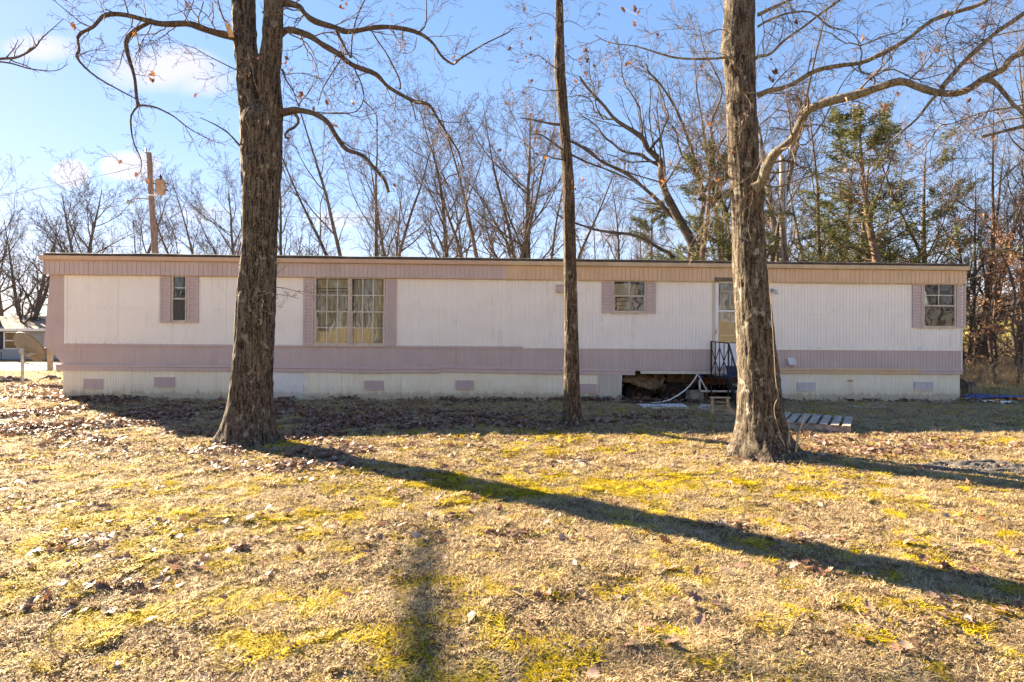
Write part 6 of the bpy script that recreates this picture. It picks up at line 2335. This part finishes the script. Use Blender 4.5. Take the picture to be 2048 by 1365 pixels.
plant('cedar', 1372, 312, 17.9, 'dark green cedar behind the roof left of the right oak', 0, 1.35)
plant('cedar_open', 1440, 360, 20, 'ragged green cedar touching the left side of the right oak', 2, 1.2)
plant('cedar_open', 1600, 385, 18.5, 'open low cedar right of the grey service mast', 1.0, 1.6)
plant('cedar', 1310, 400, 24, 'small cedar left of the larger dark green cedar', 2.0, 1.1)
plant('cedar_open', 1660, 300, 24, 'loose cedar just left of the tallest cedar group', 3.3, 1.1)
plant('fan', 1650, 220, 24, 'bare leaning tree between mast and tall cedar', 2.0)
plant('cedar', 1783, 195, 19.5, 'tallest cedar, standing above the right part of the roof', 3.0, 1.3)
plant('cedar_open', 1705, 280, 22, 'loose brownish cedar left of the tallest cedar', 4.0, 1.0)
plant('cedar_open', 1860, 270, 22, 'dark cedar between the tallest cedar and the right end', 5.0, 1.1)
plant('multi', 1490, 90, 26, 'tall bare tree hidden in part by the right oak', 1.4)
plant('round', 1560, 130, 30, 'tall bare tree behind the grey service mast', 3.3)
plant('fan', 1950, 190, 20, 'bare tree with two thick upright stems near the right edge', .6, .9)
plant('slender', 2036, 60, 20, 'tall bare tree at the right edge', 2.8, .8)
plant('rust', 1985, 400, 18.5, 'oak with rust brown leaves beyond the right end of the home', 1.0, .9)
plant('rust', 2050, 430, 17, 'oak with rust brown leaves cut by the right edge', 4.2, .9)
plant('slender', 1937, 330, 19.5, 'slim dark trunk directly beside the right end of the home', 3.2, .8)
plant('broad', 1972, 300, 21.5, 'thick dark forked tree beyond the right end of the home', 1.2, 1.0)

# big leaning tree behind the home with limbs fanning to the left
YB = 19.0
bt = empty('bare_tree', (0, 0, 0), label='large bare tree behind the kitchen window end, its limbs fanning out to the left', category='tree')
lb = [
    ([(1402, 640), (1398, 540), (1386, 495), (1356, 438), (1325, 365), (1325, 327), (1300, 300), (1283, 274), (1230, 240), (1200, 206), (1175, 175), (1158, 152)], .20, .03),
    ([(1390, 500), (1363, 453), (1333, 423), (1295, 381), (1257, 350), (1207, 330), (1180, 300), (1150, 284)], .11, .02),
    ([(1325, 335), (1285, 313), (1240, 300), (1205, 265), (1180, 240), (1160, 225)], .06, .015),
    ([(1285, 276), (1283, 230), (1255, 180), (1245, 130), (1240, 90)], .04, .01),
    ([(1300, 300), (1330, 250), (1330, 200), (1300, 150), (1280, 120)], .045, .01),
    ([(1395, 510), (1405, 420), (1395, 340), (1375, 280), (1345, 210), (1310, 160), (1290, 130)], .10, .02),
    ([(1400, 400), (1430, 330), (1420, 250), (1440, 180), (1410, 110), (1400, 50)], .07, .012),
    ([(1395, 340), (1360, 300), (1350, 260), (1330, 240)], .05, .012),
    ([(1230, 240), (1200, 230), (1180, 200), (1150, 190)], .035, .01),
    ([(1460, 640), (1455, 520), (1450, 430), (1432, 380), (1440, 300), (1465, 240)], .13, .02),
    ([(1348, 518), (1321, 499), (1276, 472), (1207, 463), (1150, 446), (1120, 430)], .07, .03),
    ([(1207, 240), (1190, 200), (1185, 160), (1175, 110)], .03, .008),
]
rng = np.random.default_rng(71)
tw = []
for i, (pts, r0, r1) in enumerate(lb):
    P, R = smooth_limb(poly_w(pts, YB + rng.uniform(-.5, .5) * (i > 0), YB + rng.uniform(-1.5, 1.5)), r0, r1, 40, .06, i + 50)
    v, q = tubes(P, R, 8)
    mobj('trunk' if i in (0, 9) else 'limb', np_mesh('limb', v, [q], True), M['bark_far'], parent=bt)
    a, ra = spawn(P, R * .6, 16, .25, 1, .32, (25, 60), 7, rng, .16, .05, .5, rmin=.010)
    b_, rb = spawn(a, ra, 5, .15, 1, .5, (25, 60), 5, rng, .2, .04, .6, rmin=.007)
    c_, rc = spawn(b_, rb, 4, .1, 1, .5, (25, 60), 4, rng, .2, .02, .7, rmin=.006)
    tw += [(a, ra, 4), (b_, rb, 3), (c_, rc, 3)]
v, q = join_tubes(tw)
mobj('crown', np_mesh('crown', v, [q], False), M['bark_far'], parent=bt)

# trees on the rise behind the photographer (seen in the window panes)
for i, (X, Y, k_) in enumerate([(-26, -34, 'round'), (-17, -40, 'broad'), (-9, -36, 'multi'), (0, -42, 'round'), (8, -35, 'fan'), (16, -38, 'cedar'), (24, -34, 'round'), (32, -40, 'cedar'), (40, -36, 'broad'), (-35, -38, 'cedar')]):
    t = plant(k_, 0, -300 if k_ != 'cedar' else 120, 12, ['bare tree on the rise behind the lawn, reflected in the windows', 'evergreen cedar on the rise behind the lawn, reflected in the windows'][k_ == 'cedar'], X=X, group=['bare trees', 'cedars'][k_ == 'cedar'] + ' on the rise behind the lawn')
    t.location = (X, Y, gz0(X, Y))

# brush and undergrowth beyond both ends
def thicket(name, n, x0, x1, y0, y1, h, mat, seed, r=.006, **kw):
    rng = np.random.default_rng(seed)
    x, y = rng.uniform(x0, x1, n), rng.uniform(y0, y1, n)
    k_ = ~in_home(x, y, .25)
    x, y = x[k_], y[k_]
    n = len(x)
    P = np.empty((n, 5, 3))
    P[:, 0] = np.stack([x, y, gz(x, y) - .03], -1)
    D = norm(rng.normal(0, .45, (n, 3)) * (1, 1, 0) + (0, 0, 1))
    L = h * rng.uniform(.4, 1.2, n)[:, None]
    for j in range(1, 5):
        D = norm(D + rng.normal(0, .25, (n, 3)) - (0, 0, .06))
        P[:, j] = P[:, j - 1] + D * L / 4
    R = np.full((n, 5), r) * np.linspace(1, .4, 5)
    a, ra = spawn(P, R, 3, .3, 1, .5, (25, 60), 4, rng, .25, 0, .8, rmin=.003)
    v, q = join_tubes([(P, R, 3), (a, ra, 3)])
    return mobj(name, np_mesh(name, v, [q], False), mat, kind='stuff', **kw)


thicket('brush', 5200, 11.2, 22, 16.0, 20.5, .95, M['brush'], 5, label='tangled dry brush at the wood edge on the right', category='brush')
thicket('undergrowth', 2600, 9.5, 24, 20, 25, 2.2, M['brush'], 6, .008, label='taller thin undergrowth under the trees on the right', category='undergrowth')
thicket('far_brush', 1800, -12, 14, 22, 27, 2.4, M['brush'], 8, .008, label='thin brush growing behind the home', category='brush')
rng = np.random.default_rng(66)
C = np.stack([rng.uniform(16, 38, 9000), rng.uniform(27, 30, 9000), np.abs(rng.normal(0, 1, 9000)) * .9], -1)
C[:, 2] = np.minimum(C[:, 2], 2.3 + .5 * noise3(C[:, 0], 0, 0, 3))
mobj('hedge', leaf_cards(C, .16, rng, .1, .5), M['hedge'], kind='stuff', label='sunlit yellow green hedge beyond the trees on the right', category='hedge')
# far wood along the horizon
for i, (x0, x1, yy) in enumerate([(-160, 200, 130)]):
    n = 420
    x = rng.uniform(x0, x1, n)
    y = yy + rng.uniform(-18, 18, n)
    H = rng.uniform(5, 9, n)
    P = np.stack([np.stack([x + rng.normal(0, .3, n), y, H * t], -1) for t in (0, .35, .7, 1)], 1)
    R = np.array([.16, .12, .07, .03])[None] * np.ones((n, 1))
    a, ra = spawn(P, R, 10, .25, 1, .4, (25, 60), 4, rng, .15, .1, .6, rmin=.03)
    b_, rb = spawn(a, ra, 4, .2, 1, .5, (25, 60), 3, rng, .15, .1, .6, rmin=.02)
    v, q = join_tubes([(P, R, 3), (a, ra, 3), (b_, rb, 3)])
    mobj('far_wood', np_mesh('far_wood', v, [q], False), M['bark_far'], kind='stuff', label='distant bare wood along the horizon', category='wood')

n = 420
x = rng.uniform(-95, 110, n)
y = rng.uniform(-62, -44, n)
H = rng.uniform(8, 14, n)
P = np.stack([np.stack([x + rng.normal(0, .3, n), y, gz(x, y) + H * t], -1) for t in (0, .35, .7, 1)], 1)
R = np.array([.16, .12, .07, .03])[None] * np.ones((n, 1))
a, ra = spawn(P, R, 9, .15, 1, .4, (25, 60), 4, rng, .15, .1, .6, rmin=.04)
b_, rb = spawn(a, ra, 4, .2, 1, .5, (25, 60), 3, rng, .15, .1, .6, rmin=.03)
v, q = join_tubes([(P, R, 3), (a, ra, 3), (b_, rb, 3)])
mobj('wood', np_mesh('wood', v, [q], False), M['bark_far'], kind='stuff', label='bare wood on the rise behind the lawn, mirrored in the windows', category='wood')

# individual thin stems at the right
for (pts, Yd_, r0, r1, lb_) in [
    ([(1990, 782), (1988, 745), (1987, 712)], 17.0, .05, .04, 'short broken sapling stem in the brush at the right'),
    ([(1990, 712), (1965, 700), (1935, 690)], 17.0, .02, .012, None),
    ([(2035, 785), (2036, 735), (2030, 690), (2024, 640), (2030, 590), (2018, 540), (2000, 500)], 16.5, .055, .03, 'pale crooked sapling near the right edge'),
]:
    P, R = smooth_limb(poly_w(pts, Yd_), r0, r1, 20, .02, 3)
    if lb_:
        e = empty('sapling', P[0, 0], label=lb_, category='sapling')
    v, q = tubes(P - np.array(e.location), R, 8)
    mobj('stem', np_mesh('stem', v, [q], True), M['limb'], parent=e)
    a, ra = spawn(P, R, 6, .3, 1, .35, (30, 60), 5, rng, .2, .05, .5, rmin=.005)
    v, q = join_tubes([(a - np.array(e.location), ra, 3)])
    mobj('twigs', np_mesh('twigs', v, [q], False), M['limb'], parent=e)

# ------------------------------------------------------------------ utility pole, mast, wires, neighbour houses
YP = 25.0
sp_ = YP / F
pb = W(319, 705, YP)
pb.z = 0
up = empty('utility_pole', pb, label='leaning reddish wooden utility pole behind the left part of the roof', category='utility pole')
top = W(298, 306, YP)
mid = W(310, 500, YP)
mb = MB()
pts = [Vector((pb.x + .12, YP, -.2)), mid, W(303, 400, YP), top]
mb.tube([p - pb for p in pts], [.145, .13, .115, .10], 16)
mb.build('pole', M['polewood'], up, smooth=False)
tb = empty('transformer_mount', (0, 0, 0))
bpy.data.objects.remove(tb)
c = W(321, 375, YP) - pb
mb = MB().lathe([(.02, -.30), (.19, -.30), (.20, -.28), (.20, .30), (.19, .32), (.02, .36)], 20, 'z', c)
tr_ = mb.build('transformer', m_simple('rusty transformer tank', (.42, .33, .24), .7, .3, 5, col2=(.32, .12, .04)), up, smooth=False)
mb = MB().lathe([(.03, .36), (.05, .40), (.03, .44), (.05, .48), (.03, .52), (.02, .58)], 10, 'z', c)
mb.build('bushing', M['rubber'], tr_)
for dz in (.17, -.12):
    MB().beam(c + Vector((-.38, 0, dz)), c + Vector((.34, 0, dz)), .04).build('bracket', M['rust'], up)
mb = MB().lathe([(.02, 0), (.05, .05), (.02, .09), (.05, .13), (.02, .2), (.01, .3)], 10, 'z', W(292, 306, YP) - pb)
mb.build('insulator', M['galv'], up)
la = W(258, 403, YP) - pb
mb = MB().tube([W(304, 398, YP) - pb, W(285, 397, YP) - pb, W(268, 398, YP) - pb, la], .03, 8)
ar = mb.build('lamp_arm', M['galv'], up)
MB().lathe([(.03, .08), (.12, .06), (.16, -.02), (.10, -.07), (.02, -.09)], 14, 'z', la + Vector((0, 0, -.02))).build('lamp_head', m_simple('blue grey lamp shade', (.30, .36, .42), .4, .1, 6), up)
MB().lathe([(.16, -.03), (.165, -.02), (.165, .02), (.16, .03)], 14, 'z', W(305, 392, YP) - pb).build('band', M['pvc'], up)

for i, (a, b_, sag_, lb_) in enumerate([
        ((W(297, 330, YP)), Vector((-60, 34, 7.2)), 1.0, 'upper service wire running left from the utility pole'),
        ((W(303, 398, YP)), Vector((-60, 33, 5.6)), 1.0, 'lower service wire running left from the utility pole'),
        ((W(304, 405, YP)), W(1568, 310, 19.0), 1.3, 'service wire from the utility pole to the grey mast')]):
    pts = []
    for j in range(25):
        t = j / 24
        p = a.lerp(b_, t)
        p.z -= sag_ * 4 * t * (1 - t)
        pts.append(p)
    MB().tube(pts, .009, 5).build('power_line', M['wire'], label=lb_, category='wire')

YQ = 18.8
mst = empty('service_mast', (W(1565, 700, YQ).x, YQ, 0), label='grey wooden mast with a steel conduit behind the roof right of the right oak', category='mast')
ml = mst.location
mb = MB().tube([Vector((0, 0, -.1)), W(1563.5, 312, YQ) - ml], [.085, .07], 12)
mb.build('mast_pole', M['greywood'], mst)
MB().tube([Vector((.1, -.05, .5)), W(1569.5, 325, YQ) - ml + Vector((0, -.05, 0))], .035, 10).build('conduit', M['galv'], mst)
MB().lathe([(.04, 0), (.07, .03), (.05, .14), (.01, .16)], 10, 'z', W(1569.5, 325, YQ) - ml + Vector((0, -.05, 0))).build('weatherhead', M['galv'], mst)


def lap_wall(mb, x0, x1, y, z0, z1, lap=.14, t=.018):
    z = z0
    while z < z1 - .01:
        zz = min(z + lap, z1)
        mb.add([(x0, y - t, z), (x1, y - t, z), (x1, y, zz), (x0, y, zz), (x0, y, z), (x1, y, z)], [(0, 1, 2, 3), (4, 5, 1, 0)])
        z = zz


# grey house far left
YH = 43.0
s_ = YH / F
hx = (0 - CXP) * s_
nh = empty('grey_house', (hx, YH, 0), label='low grey house with a tan roof across the gravel road at the far left', category='house')
zb, ze = .05, CAMH + (CYP - 657) * s_
zr = CAMH + (CYP - 633) * (YH + 3.5) / F
mb = MB()
lap_wall(mb, -9, 13.5, 0, zb, ze)
mb.build('wall', M['house_grey'], nh)
MB().box(-9, 13.5, .02, 7, zb, ze - .01).build('house_body', M['house_grey'], nh)
mb = MB().prism_x([(-.55, ze - .06), (3.5, zr), (7.6, ze - .06), (7.6, ze - .2), (-.55, ze - .2)], -9.5, 14)
rf = mb.build('roof', M['house_roof'], nh)
MB().box(-9.5, 14, -.60, -.552, ze - .22, ze - .03).build('fascia_board', M['house_white'], nh)
MB().lathe([(.35, 0), (.3, .12), (.02, .16)], 12, 'z', ((12 - 0) * s_, 2.6, zr - .35)).build('roof_vent', M['dark'], rf)
wa, wb2 = 8 * s_, 39 * s_
wz0, wz1 = CAMH + (CYP - 699) * s_, CAMH + (CYP - 664) * s_
mb = MB()
mb.box(wa, wb2, -.05, -.02, wz0, wz0 + .09).box(wa, wb2, -.05, -.02, wz1 - .09, wz1).box(wa, wa + .1, -.05, -.02, wz0 + .09, wz1 - .09).box(wb2 - .1, wb2, -.05, -.02, wz0 + .09, wz1 - .09).box(wa + .1, wb2 - .1, -.05, -.02, (wz0 + wz1) / 2 - .04, (wz0 + wz1) / 2 + .04)
wn_ = mb.build('window', M['house_white'], nh)
MB().box(wa + .1, wb2 - .1, -.035, -.022, wz0 + .09, wz1 - .09).build('pane', M['glass'], wn_)
MB().box(wa + .1, wb2 - .1, -.0215, -.02, wz0 + .09, wz1 - .09).build('dark_backing', M['dark'], wn_)  # dark sheet behind the glass, standing in for the unlit interior
for x0 in (wa - .36, wb2 + .04):
    MB().box(x0, x0 + .32, -.05, -.02, wz0, wz1).build('shutter', M['dark'], nh)
for x0 in (-3.2, 8.2):
    f_ = MB().box(x0, x0 + 1.4, -.05, -.02, wz0, wz1).build('window', M['house_white'], nh)
    MB().box(x0 + .1, x0 + 1.3, -.058, -.052, wz0 + .1, wz1 - .1).build('pane', M['dark'], f_)
MB().box(1 * s_ - .05, 1 * s_ + .08, -2.2, -2.07, 0, ze - .2).build('porch_post', M['house_white'], nh)
mb = MB()
for i in range(9):
    x0 = (2 + i * 3.6) * s_
    mb.beam((x0, -1.2, .05), (x0, -1.2, .62), .03)
mb.beam((2 * s_, -1.2, .62), (31 * s_, -1.2, .62), .045).beam((8 * s_, -1.2, .1), (22 * s_, -1.2, .6), .03)
mb.build('railing', M['iron'], nh)

# house among the trees at the right
YK = 34.0
s_ = YK / F
hx = (1930 - CXP) * s_
rh = empty('dark_roofed_house', (hx, YK, 0), label='dark roofed pale house half hidden behind the trees at the right edge', category='house')
z0h, zeh = .05, CAMH + (CYP - 645) * s_
MB().box(-1, 16, 0, 8, z0h, zeh).build('wall', M['house_pale'], rh)
MB().prism_y([(-2, zeh - .02), (9, zeh + 2.4), (17, zeh - .02), (17, zeh - .2), (-2, zeh - .2)], -.9, 8.6).build('roof', M['house_roof_dark'], rh)
mb = MB().box(1.0, 2.4, -.06, -.02, CAMH + (CYP - 672) * s_, zeh - .12)
f_ = mb.build('window', M['house_white'], rh)
MB().box(1.1, 2.3, -.07, -.062, CAMH + (CYP - 670) * s_, zeh - .2).build('pane', M['dark'], f_)
mb = MB().box(4.2, 5.6, -.06, -.02, CAMH + (CYP - 672) * s_, zeh - .12)
f_ = mb.build('window', M['house_white'], rh)
MB().box(4.3, 5.5, -.07, -.062, CAMH + (CYP - 670) * s_, zeh - .2).build('pane', M['dark'], f_)
